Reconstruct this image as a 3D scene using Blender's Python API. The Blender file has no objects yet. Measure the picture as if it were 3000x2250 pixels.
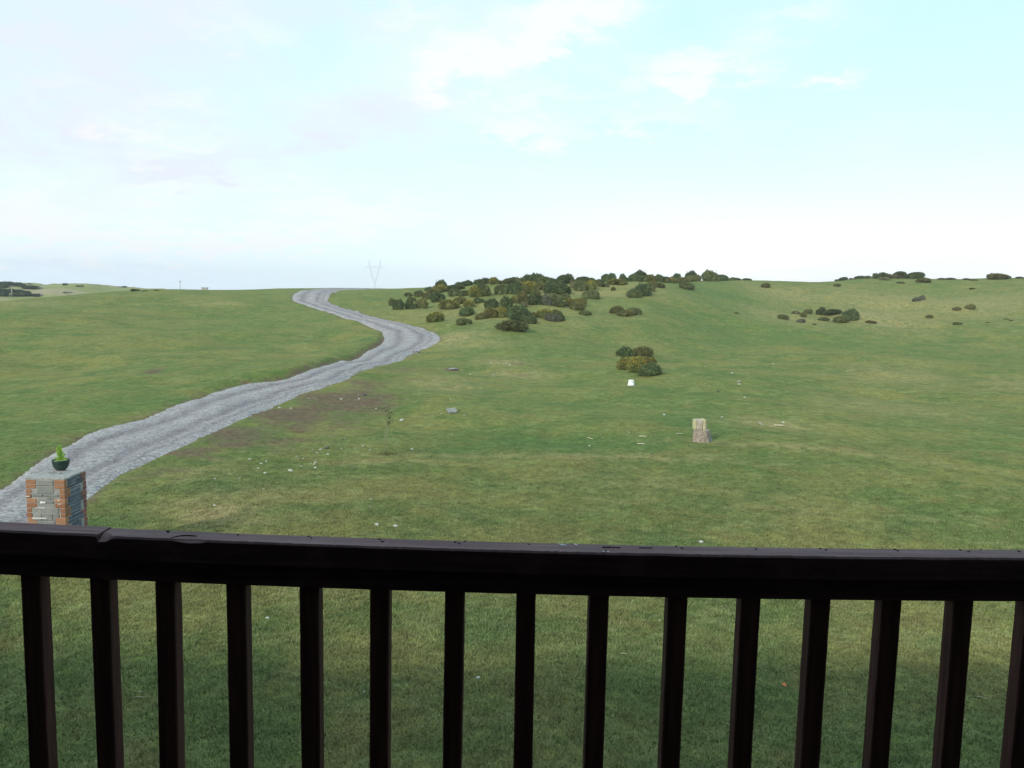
import bpy, bmesh, math, random
import numpy as np
from mathutils import Vector, Matrix
R = math.radians
random.seed(7); rng = np.random.default_rng(7)
scene = bpy.context.scene
C = scene.collection

# ------------------------------------------------------------------ camera
EYE = 4.7; F = 2380.0; PITCH = R(-6.35); ROLL = R(1.2)
vF = Vector((0, math.cos(PITCH), math.sin(PITCH)))
R0 = Vector((1, 0, 0)); U0 = Vector((0, -math.sin(PITCH), math.cos(PITCH)))
vR = R0*math.cos(ROLL) + U0*math.sin(ROLL)
vU = -R0*math.sin(ROLL) + U0*math.cos(ROLL)
cam_d = bpy.data.cameras.new('camera'); cam = bpy.data.objects.new('camera', cam_d); C.objects.link(cam)
m = Matrix((vR, vU, -vF)).transposed().to_4x4(); m.translation = (0, 0, EYE)
cam.matrix_world = m
cam_d.sensor_width = 36; cam_d.lens = 36*F/3000; cam_d.clip_start = 0.05; cam_d.clip_end = 9000
scene.camera = cam
def ray(px, py):                    # direction of a point of the 3000x2250 photograph
    return vF + vR*((px-1500)/F) - vU*((py-1125)/F)

# ------------------------------------------------------------------ light
HAZE = 0.00028
SUN_EL = R(27); SUN_H = Vector((0.60, 0.80, 0)).normalized()    # the way sunlight travels over the ground
sd = bpy.data.lights.new('sun', 'SUN'); sd.energy = 3.3; sd.angle = R(3.0); sd.color = (1.0, 0.94, 0.84)
so = bpy.data.objects.new('sun', sd); C.objects.link(so)
trav = SUN_H*math.cos(SUN_EL) + Vector((0, 0, -math.sin(SUN_EL)))
so.rotation_euler = trav.to_track_quat('-Z', 'Y').to_euler(); so.location = (-20, -25, 30)
scene.view_settings.view_transform = 'Standard'; scene.view_settings.look = 'None'
scene.view_settings.exposure = 0.0; scene.view_settings.gamma = 1.0
scene.cycles.use_denoising = True
scene.cycles.max_bounces = 6; scene.cycles.transparent_max_bounces = 12
scene.cycles.volume_bounces = 0
try: scene.cycles.volume_step_rate = 8
except Exception: pass

# ------------------------------------------------------------------ node helpers
class NT:
    def __init__(s, tree): s.t = tree; s.n = tree.nodes; s.l = tree.links
    def new(s, typ, **kw):
        n = s.n.new(typ)
        for k, v in kw.items(): setattr(n, k, v)
        return n
    def put(s, node, i, v):
        if v is None: return
        if hasattr(v, 'node'): s.l.new(v, node.inputs[i])
        else: node.inputs[i].default_value = v
    def math(s, op, a, b=None, c=None, clamp=False):
        n = s.new('ShaderNodeMath', operation=op); n.use_clamp = clamp
        s.put(n, 0, a); s.put(n, 1, b); s.put(n, 2, c); return n.outputs[0]
    def mix(s, f, a, b, blend='MIX'):
        n = s.new('ShaderNodeMix', data_type='RGBA', blend_type=blend)
        n.inputs[0].default_value = 0.5
        s.put(n, 0, f)
        for i, v in ((6, a), (7, b)):
            if isinstance(v, tuple) and len(v) == 3: v = v+(1,)
            s.put(n, i, v)
        return n.outputs[2]
    def noise(s, vec, scale, detail=4, rough=0.6, out=0, dist=0.0):
        n = s.new('ShaderNodeTexNoise'); s.put(n, 'Vector', vec); s.put(n, 'Scale', scale)
        s.put(n, 'Detail', detail); s.put(n, 'Roughness', rough); s.put(n, 'Distortion', dist)
        return n.outputs[out]
    def ramp(s, v, lo, hi, a=0.0, b=1.0, smooth=True):
        n = s.new('ShaderNodeMapRange'); n.interpolation_type = 'SMOOTHSTEP' if smooth else 'LINEAR'
        s.put(n, 0, v); s.put(n, 1, lo); s.put(n, 2, hi); s.put(n, 3, a); s.put(n, 4, b); return n.outputs[0]
    def scale(s, vec, sc):
        n = s.new('ShaderNodeMapping'); s.put(n, 0, vec); n.inputs['Scale'].default_value = sc; return n.outputs[0]

def new_mat(name, rough=0.9, spec=0.2):
    mt = bpy.data.materials.new(name); mt.use_nodes = True
    t = NT(mt.node_tree); b = t.n['Principled BSDF']
    b.inputs['Roughness'].default_value = rough
    b.inputs['Specular IOR Level'].default_value = spec
    return mt, t, b

# ------------------------------------------------------------------ sky
w = bpy.data.worlds.new("World"); scene.world = w; w.use_nodes = True
t = NT(w.node_tree); bg = t.n['Background']; bg.inputs['Strength'].default_value = 0.1
sky = t.new('ShaderNodeTexSky', sky_type='NISHITA'); sky.sun_disc = False
sky.sun_elevation = SUN_EL; sky.sun_rotation = math.atan2(-SUN_H.x, -SUN_H.y) % (2*math.pi)
sky.dust_density = 2.0; sky.air_density = 1.0; sky.ozone_density = 1.5
tc = t.new('ShaderNodeTexCoord'); dirv = tc.outputs['Generated']
sep = t.new('ShaderNodeSeparateXYZ'); t.l.new(dirv, sep.inputs[0])
X, Y, Z = sep.outputs
az = t.math('ARCTAN2', X, Y); el = t.math('ARCSINE', Z)
dz = t.math('ADD', t.math('MAXIMUM', Z, 0.0), 0.22)
cmb = t.new('ShaderNodeCombineXYZ'); t.put(cmb, 0, t.math('DIVIDE', X, dz)); t.put(cmb, 1, t.math('DIVIDE', Y, dz))
pv = cmb.outputs[0]
nz1 = t.noise(pv, 2.2, 7, 0.58); nz2 = t.noise(pv, 0.9, 5, 0.55, dist=0.3); nz3 = t.noise(pv, 5.5, 6, 0.65)
azd = t.math('ADD', az, t.math('MULTIPLY', t.math('SUBTRACT', nz1, 0.5), 0.26))
eld = t.math('ADD', el, t.math('MULTIPLY', t.math('SUBTRACT', nz3, 0.5), 0.15))
def px_azel(px, py):
    d = ray(px, py).normalized(); return math.atan2(d.x, d.y), math.asin(d.z)
def blobs(lst):
    tot = None
    for (px, py, wx, wy, ang, k) in lst:
        a, e = px_azel(px, py); sa = wx/F; se = wy/F; ca = math.cos(R(ang)); sn = math.sin(R(ang))
        da = t.math('SUBTRACT', azd, a); de = t.math('SUBTRACT', eld, e)
        u = t.math('ADD', t.math('MULTIPLY', da, ca/sa), t.math('MULTIPLY', de, sn/sa))
        v = t.math('SUBTRACT', t.math('MULTIPLY', de, ca/se), t.math('MULTIPLY', da, sn/se))
        q = t.math('ADD', t.math('MULTIPLY', u, u), t.math('MULTIPLY', v, v))
        g = t.math('MULTIPLY', t.math('EXPONENT', t.math('MULTIPLY', q, -1.0)), k)
        tot = g if tot is None else t.math('ADD', tot, g)
    return tot
white = blobs([(1330, 180, 170, 75, 5, 1.0), (1640, 60, 260, 70, 25, 1.0), (2040, 215, 200, 50, 6, 1.0),
               (2460, 230, 90, 35, 5, .8), (980, 640, 190, 60, 8, .8), (500, 570, 130, 30, 5, .6),
               (340, 370, 90, 35, 0, .6), (1480, 380, 140, 45, 0, .7), (2350, 40, 200, 60, 8, .5),
               (60, 600, 150, 70, 0, .7), (1900, 350, 260, 40, 3, .5), (1600, 280, 140, 40, 0, .5),
               (250, 700, 330, 40, 0, .8), (1240, 20, 120, 40, 0, .4), (700, 90, 120, 50, 10, .45), (520, 300, 110, 40, 5, .45), (180, 250, 130, 40, 0, .35), (700, 700, 260, 30, 3, .6), (1300, 620, 160, 40, 0, .5), (520, 420, 160, 30, 10, .4), (820, 520, 120, 30, 5, .4)])
lilac = blobs([(120, 120, 520, 240, 0, 1.0), (150, 380, 260, 160, 0, .6), (1150, 330, 260, 95, 22, .8),
               (760, 420, 300, 70, 20, .55), (900, 20, 500, 70, 0, .45), (250, 790, 420, 28, 0, .6),
               (600, 480, 200, 60, 10, .4), (640, 150, 200, 120, 0, .25)])
wn = t.math('MULTIPLY', white, t.ramp(nz3, .25, .62, .45, 1.15), clamp=True)
wn = t.ramp(wn, .02, .95)
ln = t.math('MULTIPLY', lilac, t.ramp(nz1, .36, .64, .42, 1.15), clamp=True)
elpos = t.math('MAXIMUM', el, 0.0)
haze_f = t.math('EXPONENT', t.math('MULTIPLY', elpos, -5.2))      # 1 at the horizon
cloudbg = t.ramp(nz2, .42, .68)
clear = t.mix(t.ramp(el, .02, .36), (9.4, 11.7, 12.1), (7.0, 10.5, 11.6))
veil = t.mix(0.07, clear, sky.outputs[0])
rightw = t.ramp(az, -.22, .22, .30, 1.0)
hzc = t.mix(t.ramp(az, -.3, .2), (10.2, 11.5, 12.3), (13.5, 13.6, 13.6))
c = t.mix(t.math('MULTIPLY', t.ramp(haze_f, .40, .92), rightw), veil, hzc)
c = t.mix(t.math('MULTIPLY', cloudbg, .5), c, (10.0, 10.5, 11.4))
c = t.mix(t.math('MULTIPLY', ln, .9), c, (8.6, 9.1, 11.3))
c = t.mix(t.math('MULTIPLY', t.ramp(haze_f, .84, .99), t.ramp(az, -.10, -.45, 0, .8)), c, (8.6, 10.2, 12.2))
c = t.mix(t.math('MULTIPLY', wn, .8), c, (10.4, 10.4, 10.9))
t.l.new(c, bg.inputs['Color'])

# ------------------------------------------------------------------ object helpers
def tag(o, label=None, cat=None, group=None, kind=None):
    if label: o['label'] = label
    if cat: o['category'] = cat
    if group: o['group'] = group
    if kind: o['kind'] = kind
    return o
def empty(name, loc, rz=0.0, **kw):
    o = bpy.data.objects.new(name, None); C.objects.link(o); o.location = loc; o.rotation_euler = (0, 0, rz)
    o.empty_display_size = .1
    return tag(o, **kw)
def mesh_obj(name, verts, faces, mat, parent=None, smooth=False, mats=None, midx=None):
    me = bpy.data.meshes.new(name); me.from_pydata([tuple(v) for v in verts], [], faces); 
    for mm in (mats or [mat]): me.materials.append(mm)
    if midx is not None: me.polygons.foreach_set('material_index', midx)
    if smooth: me.polygons.foreach_set('use_smooth', [True]*len(me.polygons))
    me.update()
    o = bpy.data.objects.new(name, me); C.objects.link(o)
    if parent: o.parent = parent
    return o
def bm_obj(name, bm, mat, parent=None, smooth=False):
    me = bpy.data.meshes.new(name); bm.to_mesh(me); bm.free(); me.materials.append(mat)
    if smooth: me.polygons.foreach_set('use_smooth', [True]*len(me.polygons))
    o = bpy.data.objects.new(name, me); C.objects.link(o)
    if parent: o.parent = parent
    return o
def box(bm, x0, x1, y0, y1, z0, z1, bev=0.0, jit=0.0, mi=0):
    vs = [bm.verts.new((x+random.uniform(-jit, jit), y+random.uniform(-jit, jit), z+random.uniform(-jit, jit)))
          for x in (x0, x1) for y in (y0, y1) for z in (z0, z1)]
    fs = [bm.faces.new([vs[i] for i in f]) for f in ((0, 1, 3, 2), (4, 6, 7, 5), (0, 4, 5, 1), (2, 3, 7, 6), (0, 2, 6, 4), (1, 5, 7, 3))]
    for f in fs: f.material_index = mi
    if bev > 0:
        es = list({e for f in fs for e in f.edges})
        r = bmesh.ops.bevel(bm, geom=es, offset=bev, segments=1, affect='EDGES', profile=.5)
    return vs
def tube(bm, pts, radii, n=6, cap=True):
    rings = []
    for i, p in enumerate(pts):
        p = Vector(p); d = (Vector(pts[min(i+1, len(pts)-1)])-Vector(pts[max(i-1, 0)])).normalized()
        a = d.orthogonal().normalized(); b = d.cross(a)
        rr = radii[i] if isinstance(radii, (list, tuple)) else radii
        rings.append([bm.verts.new(p+(a*math.cos(2*math.pi*k/n)+b*math.sin(2*math.pi*k/n))*rr) for k in range(n)])
    for i in range(len(rings)-1):
        for k in range(n):
            bm.faces.new((rings[i][k], rings[i][(k+1) % n], rings[i+1][(k+1) % n], rings[i+1][k]))
    if cap:
        bm.faces.new(rings[0][::-1]); bm.faces.new(rings[-1])

# ------------------------------------------------------------------ terrain
def smooth(x): x = np.clip(x, 0, 1); return x*x*(3-2*x)
sk = [(-500, 905), (0, 886), (70, 876), (180, 867), (250, 861), (330, 856), (400, 853), (450, 848.5), (500, 848), (800, 846.5),
      (960, 845), (1100, 847), (1240, 845), (1300, 838), (1400, 829), (1500, 823), (1650, 821), (1800, 823), (2000, 823), (2110, 824),
      (2200, 823), (2350, 825.5), (2450, 824), (2550, 818), (2700, 817.5), (2750, 819), (2900, 817), (3000, 814), (3500, 800)]
def azt(px, py):
    d = ray(px, py); return math.atan2(d.x, d.y), d.z/math.hypot(d.x, d.y)
sk_az, sk_t = zip(*[azt(*p) for p in sk]); sk_az = np.array(sk_az); sk_t = np.array(sk_t)
fine = np.linspace(-.8, .8, 801)
ft = np.interp(fine, sk_az, sk_t); ker = np.ones(7)/7; ft = np.convolve(np.pad(ft, 3, 'edge'), ker, 'valid')
fh = [(-400, 822), (0, 832), (60, 831), (100, 833), (190, 831), (250, 834), (350, 841), (400, 842.5), (440, 846), (520, 852), (800, 858), (3400, 930)]
fh_az, fh_t = zip(*[azt(*p) for p in fh])
prm = [(-600, 45, 100), (0, 50, 115), (400, 52, 140), (900, 48, 160), (1250, 46, 150), (1500, 46, 135), (1900, 55, 145), (2200, 80, 175), (2600, 95, 200), (3400, 95, 205)]
pr_az = [azt(p[0], 850)[0] for p in prm]
_tb = [(random.uniform(0, 6.28), random.uniform(0, 6.28)) for _ in range(24)]
def und(x, y):                       # gentle lumps in the ground
    s = 0
    for i, (a, b) in enumerate(_tb):
        L = (38, 23, 14, 8, 4.5, 2.6)[i//4]; amp = (.10, .08, .05, .034, .019, .010)[i//4]
        s = s+amp*np.sin((x*math.cos(a)+y*math.sin(a))*2*math.pi/L + b)
    return s
def crest(azv):
    return np.interp(azv, pr_az, [p[1] for p in prm]), np.interp(azv, pr_az, [p[2] for p in prm])
def terrain(x, y):
    x = np.asarray(x, float); y = np.asarray(y, float)
    r = np.hypot(x, y)+1e-6; a = np.arctan2(x, y)
    r0, Rc = crest(a); tn = np.interp(a, fine, ft); Zc = EYE+Rc*tn
    front = smooth((1.9-np.abs(a))/.8)
    t_ = (r-r0)/(Rc-r0); z = Zc*smooth(t_)
    q = np.clip(r-Rc, 0, None)
    dropd = np.where(a < -.35, 10, 17)
    z = z-dropd*smooth(q/(130+60*(a > -.3)))
    tf = np.interp(a, fh_az, fh_t); Rf = 430.0
    zf = EYE+Rf*tf - (-6)
    hill = np.where(r < Rf, smooth((r-220)/(Rf-220)), 1-smooth((r-Rf)/500))
    wl = smooth((-.30-a)/.05)
    zl = np.where(r > 200, -6+zf*hill, 0)
    z = np.where((r > Rc) & (a < -.25), z*(1-wl*smooth((r-Rc-40)/50)) + wl*smooth((r-Rc-40)/50)*zl, z)
    z = z*front
    z = z-12*smooth((r-900)/900)
    u = und(x, y)*(1-.85*np.exp(-((r-Rc)/(.22*Rc))**2))*(0.35+0.65*smooth((r-14)/30))*smooth((r-1)/5)
    # keep undulation off the skyline so that the ridge keeps its line
    return z+u*(1+1.2*smooth((r-60)/100))
def tz(x, y): return float(terrain(x, y))
def unproj(px, py, rmin=4.0, rmax=650.0):
    d = ray(px, py); h = math.hypot(d.x, d.y); k = d.z/h; ux, uy = d.x/h, d.y/h
    rs = np.geomspace(rmin, rmax, 1500)
    g = EYE+k*rs-terrain(ux*rs, uy*rs)
    idx = np.where(g < 0)[0]
    if len(idx) == 0:
        _, rc = crest(math.atan2(ux, uy)); r = float(rc)+1.0
    else:
        i = idx[0]; a, b = rs[max(i-1, 0)], rs[i]
        for _ in range(30):
            mid = (a+b)/2
            if EYE+k*mid-tz(ux*mid, uy*mid) < 0: b = mid
            else: a = mid
        r = (a+b)/2
    return Vector((ux*r, uy*r, tz(ux*r, uy*r)))
def depth(p): return (p-Vector((0, 0, EYE))).dot(vF)

# road edges (left, right) where the track runs
RL = [(-260, 1600), (-150, 1520), (0, 1431), (72, 1383), (133, 1342), (200, 1304), (289, 1258), (482, 1200), (680, 1132), (863, 1099), (981, 1061),
      (1083, 1025), (1116, 1009), (1125, 994), (1122, 982), (1110, 968), (1071, 952), (1026, 935), (981, 921), (933, 907), (899, 896), (870, 886), (856, 876), (858, 865), (874, 855), (905, 849)]
RR = [(-190, 1800), (-60, 1690), (120, 1560), (253, 1463), (313, 1417), (386, 1374), (502, 1320), (678, 1241), (868, 1160), (990, 1120), (1120, 1070),
      (1215, 1034), (1258, 1017), (1281, 1003), (1290, 989), (1268, 972), (1200, 952), (1122, 935), (1068, 921), (1020, 907), (990, 897), (968, 887), (961, 878), (965, 867), (985, 856), (1018, 849)]
WL = [unproj(*p) for p in RL]; WR = [unproj(*p) for p in RR]
# over the crest it carries on away from us
dl = Vector((10, 26, 0)).normalized()
for k in (14, 40): WL.append(WL[len(RL)-1]+dl*k); WR.append(WR[len(RR)-1]+dl*k)
def catmull(P, n):
    out = []
    for i in range(len(P)-1):
        p0, p1, p2, p3 = P[max(i-1, 0)], P[i], P[i+1], P[min(i+2, len(P)-1)]
        for k in range(n):
            s = k/n
            out.append(.5*((2*p1)+(p2-p0)*s+(2*p0-5*p1+4*p2-p3)*s*s+(3*p1-p0-3*p2+p3)*s**3))
    out.append(P[-1]); return out
SL = catmull(WL, 14); SR = catmull(WR, 14)
rpoly = [(p.x, p.y) for p in SL[::3]] + [(p.x, p.y) for p in SR[::-3]]
rp = np.array(rpoly)
def road_dist(x, y):                 # signed: negative inside the road
    x = np.asarray(x, float).ravel(); y = np.asarray(y, float).ravel()
    d2 = np.full(x.shape, 1e9); inside = np.zeros(x.shape, bool); n = len(rp)
    for i in range(n):
        ax, ay = rp[i]; bx, by = rp[(i+1) % n]; ex, ey = bx-ax, by-ay; L = ex*ex+ey*ey+1e-9
        s = np.clip(((x-ax)*ex+(y-ay)*ey)/L, 0, 1)
        d2 = np.minimum(d2, (x-ax-s*ex)**2+(y-ay-s*ey)**2)
        cond = ((ay > y) != (by > y)) & (x < (bx-ax)*(y-ay)/((by-ay) if abs(by-ay) > 1e-9 else 1e-9)+ax)
        inside ^= cond
    d = np.sqrt(d2); return np.where(inside, -d, d)

# ground mesh: polar sheet, fine in front
rr = np.concatenate([np.linspace(.4, 6, 9)[:-1], np.geomspace(6, 300, 330), np.geomspace(310, 2600, 50)])
aa = np.concatenate([np.linspace(-.85, .85, 760), np.linspace(.87, 2*math.pi-.87, 90)])
RG, AG = np.meshgrid(rr, aa, indexing='ij'); GX = RG*np.sin(AG); GY = RG*np.cos(AG)
AGw = (AG+math.pi) % (2*math.pi)-math.pi
GZ = terrain(GX, GY)
near = (RG < 330)
rd = np.full(GX.shape, 99.0); rd[near] = road_dist(GX[near], GY[near])
# the ground is dug slightly under the road, with a cut bank on its outer left side
bank_pts = [unproj(*q) for q in [(760, 1122), (863, 1099), (981, 1061), (1040, 1040), (1083, 1025), (1112, 1008), (1122, 996)]]
bank = np.zeros(GX.shape)
for bi in range(len(bank_pts)-1):
    for bs in (0, .25, .5, .75):
        q = bank_pts[bi].lerp(bank_pts[bi+1], bs); bank = np.maximum(bank, np.exp(-((GX-q.x)**2+(GY-q.y)**2)/3.2**2))
GZ = GZ + .24*np.clip(bank*1.3, 0, 1)*smooth((rd-.08)/.45)*(1-smooth((rd-1.2)/3))
GZ = GZ - 0.05*smooth((0.15-rd)/.3)
nr, na = GX.shape
verts = np.empty((nr*na+1, 3)); verts[:-1, 0] = GX.ravel(); verts[:-1, 1] = GY.ravel(); verts[:-1, 2] = GZ.ravel()
verts[-1] = (0, 0, float(GZ[0].mean()))
I = np.arange((nr-1)*na).reshape(nr-1, na); J = np.roll(I, -1, axis=1)
quads = np.stack([I, J, J+na, I+na], -1).reshape(-1, 4)[:, ::-1]
tri = [(nr*na, k, (k+1) % na) for k in range(na)]
# masks
def wblob(px, py, wpx, hpx):
    c_ = unproj(px, py); a = math.atan2(c_.x, c_.y); r = math.hypot(c_.x, c_.y)
    lo = unproj(px, py+hpx/2); hi = unproj(px, py-hpx/2)
    rl = (math.hypot(hi.x, hi.y)-math.hypot(lo.x, lo.y))/2; rt = wpx/2/F*depth(c_)
    return a, r, max(rt, .05), max(abs(rl), .1)
soil_b = [(1010, 1172, 330, 80, 1.0), (850, 1220, 280, 80, 1.0), (690, 1275, 240, 70, 1.0), (560, 1330, 200, 60, .75), (930, 1290, 260, 34, .6), (1080, 1130, 160, 40, .6), (450, 1390, 200, 50, .7), (790, 1300, 260, 50, .65), (1000, 1240, 260, 50, .6), (1160, 1085, 180, 26, .55), (380, 1440, 120, 40, .55), (1150, 1110, 200, 30, .45),
          (448, 1089, 60, 14, 1.0), (1330, 1082, 60, 14, .9), (1210, 1048, 110, 14, .5), (1250, 1185, 90, 26, .4), (1100, 1185, 120, 30, .6),
          (900, 1300, 200, 20, .5), (1020, 1305, 130, 14, .5), (760, 1500, 120, 60, .4), (1545, 1100, 110, 10, .45), (2480, 925, 60, 20, .5),
          (1520, 1065, 60, 8, .7), (2120, 1150, 60, 10, .4), (200, 2070, 90, 25, .5), (400, 2010, 90, 40, .45)]
tan_b = [(640, 1495, 260, 90, .9), (760, 1450, 150, 60, .5), (1480, 1062, 120, 16, .9), (1520, 1100, 180, 22, .7), (1300, 1130, 220, 40, .55), (1320, 990, 200, 30, .8),
         (2560, 925, 300, 40, .8), (2650, 880, 500, 50, .6), (2850, 890, 400, 60, .6), (2300, 870, 220, 40, .6), (2320, 925, 260, 40, .5), (1700, 858, 500, 20, .6), (1450, 900, 500, 60, .4), (1780, 830, 300, 12, .7),
         (1400, 1010, 200, 24, .5), (1380, 985, 160, 14, .6), (2620, 1100, 260, 50, .5), (2250, 1240, 260, 26, .7), (2600, 1190, 350, 30, .45), (1700, 1337, 1000, 14, .5), (1150, 1352, 400, 12, .5), (2350, 1310, 700, 16, .6),  # long pale streaks paint in the relief light of a bank edge
         (1850, 1420, 500, 60, .2), (2300, 1500, 300, 70, .25), (1900, 1070, 120, 12, .4), (900, 1450, 300, 40, .3), (600, 1380, 200, 30, .4), (2950, 1120, 120, 30, .5), (640, 890, 160, 14, .4), (660, 889, 60, 8, .8), (80, 890, 200, 14, .5)]
lush_shade_b = [(260, 1540, 240, 70, 1.0), (330, 1480, 180, 40, .7), (2100, 860, 320, 50, .6), (2300, 1000, 900, 50, .5), (1700, 1300, 900, 44, 1.0), (1300, 1325, 400, 24, .9), (1500, 1010, 300, 30, .4), (60, 1300, 200, 100, .5),  # wide bands along the bank paint its relief shade into the turf
          (400, 1180, 400, 60, .5), (2000, 1230, 260, 50, .5), (1500, 1500, 500, 60, .3), (2450, 1350, 500, 60, .4), (500, 1950, 300, 160, .3), (1250, 2200, 300, 80, .4), (1600, 1180, 500, 40, .4)]
def layer(bl):
    M = np.zeros(GX.shape)
    for (px, py, wx, hy, k) in bl:
        a, r, rt, rl = wblob(px, py, wx, hy)
        u = (AGw-a)*r/rt; v = (RG-r)/rl
        M = np.maximum(M, k*np.exp(-(u*u+v*v)*.8))
    return M
MS, MT, ML = layer(soil_b), layer(tan_b), layer(lush_shade_b)
edge = np.exp(-np.clip(rd, 0, None)/.45)*(rd < 90)
MS = np.maximum(MS, edge*.60); MS = np.maximum(MS, np.clip(bank*1.3, 0, 1)*np.exp(-((rd-.10)/.28)**2)*.9)
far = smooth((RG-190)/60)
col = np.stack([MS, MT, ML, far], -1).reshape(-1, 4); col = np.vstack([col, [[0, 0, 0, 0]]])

# ------------------------------------------------------------------ ground colour
def turf_colour(t, pos, soil, tan, lush, far):
    n30 = t.noise(t.scale(pos, (1, .6, 1)), .045, 4, .6); n6 = t.noise(pos, .21, 5, .62, dist=.4); n1 = t.noise(pos, 1.1, 5, .70)
    n03 = t.noise(pos, 5.5, 4, .75); n005 = t.noise(pos, 30.0, 3, .7); nq = t.noise(pos, .5, 4, .65, dist=.6); n2 = t.noise(pos, 2.3, 4, .7)
    c = t.mix(t.ramp(n6, .43, .57), (.128, .160, .056), (.198, .195, .072))
    c = t.mix(t.ramp(n30, .42, .58, 0, .5), c, (.120, .164, .056))
    c = t.mix(t.ramp(n1, .50, .62, 0, .7), c, (.205, .225, .092))
    c = t.mix(t.ramp(nq, .52, .62, 0, .6), c, (.190, .172, .068))
    c = t.mix(t.ramp(nq, .47, .36, 0, .5), c, (.090, .132, .050))
    c = t.mix(t.math('MULTIPLY', lush, .75), c, (.084, .144, .050))
    tanf = t.math('MULTIPLY', tan, t.ramp(t.math('ADD', t.math('MULTIPLY', n1, .6), t.math('MULTIPLY', n2, .4)), .38, .58, .30, 1.15), clamp=True)
    c = t.mix(tanf, c, (.320, .265, .135))
    sf = t.math('ADD', soil, t.math('ADD', t.math('MULTIPLY', t.math('SUBTRACT', n1, .5), 1.6), t.math('MULTIPLY', t.math('SUBTRACT', nq, .5), 1.4)))
    c = t.mix(t.ramp(sf, .24, .92, 0, .84), c, t.mix(n03, (.095, .058, .046), (.185, .130, .100)))
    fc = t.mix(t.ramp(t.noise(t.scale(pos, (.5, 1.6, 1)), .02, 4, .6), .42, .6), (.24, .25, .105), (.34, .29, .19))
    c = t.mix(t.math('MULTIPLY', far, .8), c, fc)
    br = t.math('ADD', t.ramp(n03, .28, .72, .68, 1.26, False), t.math('MULTIPLY', t.math('SUBTRACT', n005, .5), 1.0))
    br = t.math('MULTIPLY', br, t.ramp(n2, .3, .7, .80, 1.22, False))
    hsv = t.new('ShaderNodeHueSaturation'); t.put(hsv, 'Value', t.math('MULTIPLY', br, .96)); hsv.inputs['Saturation'].default_value = 1.12; t.put(hsv, 'Color', c)
    return hsv.outputs[0], n03, n005, n1
mat_ground, t, b = new_mat('turf', .95, .12)
geo = t.new('ShaderNodeNewGeometry'); att = t.new('ShaderNodeAttribute', attribute_name='mask')
s3 = t.new('ShaderNodeSeparateColor'); t.l.new(att.outputs['Color'], s3.inputs[0])
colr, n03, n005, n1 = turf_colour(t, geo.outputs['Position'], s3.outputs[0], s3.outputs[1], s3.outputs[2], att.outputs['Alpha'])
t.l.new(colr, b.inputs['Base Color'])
bp = t.new('ShaderNodeBump'); bp.inputs['Strength'].default_value = .8; bp.inputs['Distance'].default_value = .06
t.l.new(t.math('ADD', n03, t.math('MULTIPLY', n005, .5)), bp.inputs['Height']); t.l.new(bp.outputs[0], b.inputs['Normal'])

me = bpy.data.meshes.new('ground')
nf = len(quads)+len(tri); me.vertices.add(len(verts)); me.vertices.foreach_set('co', verts.ravel())
loops = np.concatenate([quads.ravel(), np.array(tri).ravel()]); me.loops.add(len(loops)); me.loops.foreach_set('vertex_index', loops)
me.polygons.add(nf); ls = np.concatenate([np.arange(len(quads))*4, len(quads)*4+np.arange(len(tri))*3]); me.polygons.foreach_set('loop_start', ls)
me.update(calc_edges=True); me.validate()
ca = me.color_attributes.new('mask', 'FLOAT_COLOR', 'POINT'); ca.data.foreach_set('color', col.ravel())
me.polygons.foreach_set('use_smooth', [True]*len(me.polygons)); me.materials.append(mat_ground)
if me.polygons[0].normal.z < 0: me.flip_normals()
ground = bpy.data.objects.new('ground', me); C.objects.link(ground); tag(ground, kind='structure')

# ------------------------------------------------------------------ gravel track
mat_road, t, b = new_mat('gravel', .92, .25)
geo = t.new('ShaderNodeNewGeometry'); pos = geo.outputs['Position']
uv = t.new('ShaderNodeUVMap'); uv.uv_map = 'UVMap'; su = t.new('ShaderNodeSeparateXYZ'); t.l.new(uv.outputs[0], su.inputs[0])
nA = t.noise(pos, .8, 5, .6); nB = t.noise(pos, 13.0, 4, .75); vo = t.new('ShaderNodeTexVoronoi'); t.put(vo, 'Vector', pos); t.put(vo, 'Scale', 16.0)
nW = t.noise(pos, .35, 3, .5)
acr = t.math('ADD', su.outputs[0], t.math('MULTIPLY', t.math('SUBTRACT', nW, .5), .22))
def rut(c_, wd): return t.math('EXPONENT', t.math('MULTIPLY', t.math('POWER', t.math('ABSOLUTE', t.math('DIVIDE', t.math('SUBTRACT', acr, c_), wd)), 2.0), -1.0))
ruts = t.math('ADD', rut(.30, .09), t.math('ADD', rut(.70, .08), t.math('MULTIPLY', rut(.86, .03), .8)), clamp=True)
c = t.mix(t.ramp(nA, .35, .65), (.262, .240, .240), (.308, .284, .284))
c = t.mix(t.math('MULTIPLY', ruts, t.ramp(nA, .3, .7, .45, 1.0)), c, (.155, .132, .142))
c = t.mix(t.ramp(nB, .55, .8, 0, .4), c, (.44, .42, .44)); c = t.mix(t.ramp(nB, .45, .22, 0, .6), c, (.10, .095, .115))
hsv = t.new('ShaderNodeHueSaturation'); t.put(hsv, 'Value', t.ramp(vo.outputs['Color'], 0, 1, .50, 1.50, False)); t.put(hsv, 'Color', c); t.l.new(hsv.outputs[0], b.inputs['Base Color'])
bp = t.new('ShaderNodeBump'); bp.inputs['Strength'].default_value = .4; bp.inputs['Distance'].default_value = .012
t.l.new(t.math('ADD', t.math('MULTIPLY', vo.outputs['Distance'], .6), t.math('ADD', nB, t.math('MULTIPLY', ruts, -1.2))), bp.inputs['Height']); t.l.new(bp.outputs[0], b.inputs['Normal'])
NC = 14; SL2 = catmull(WL, 30); SR2 = catmull(WR, 30); nrw = len(SL2)
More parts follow.
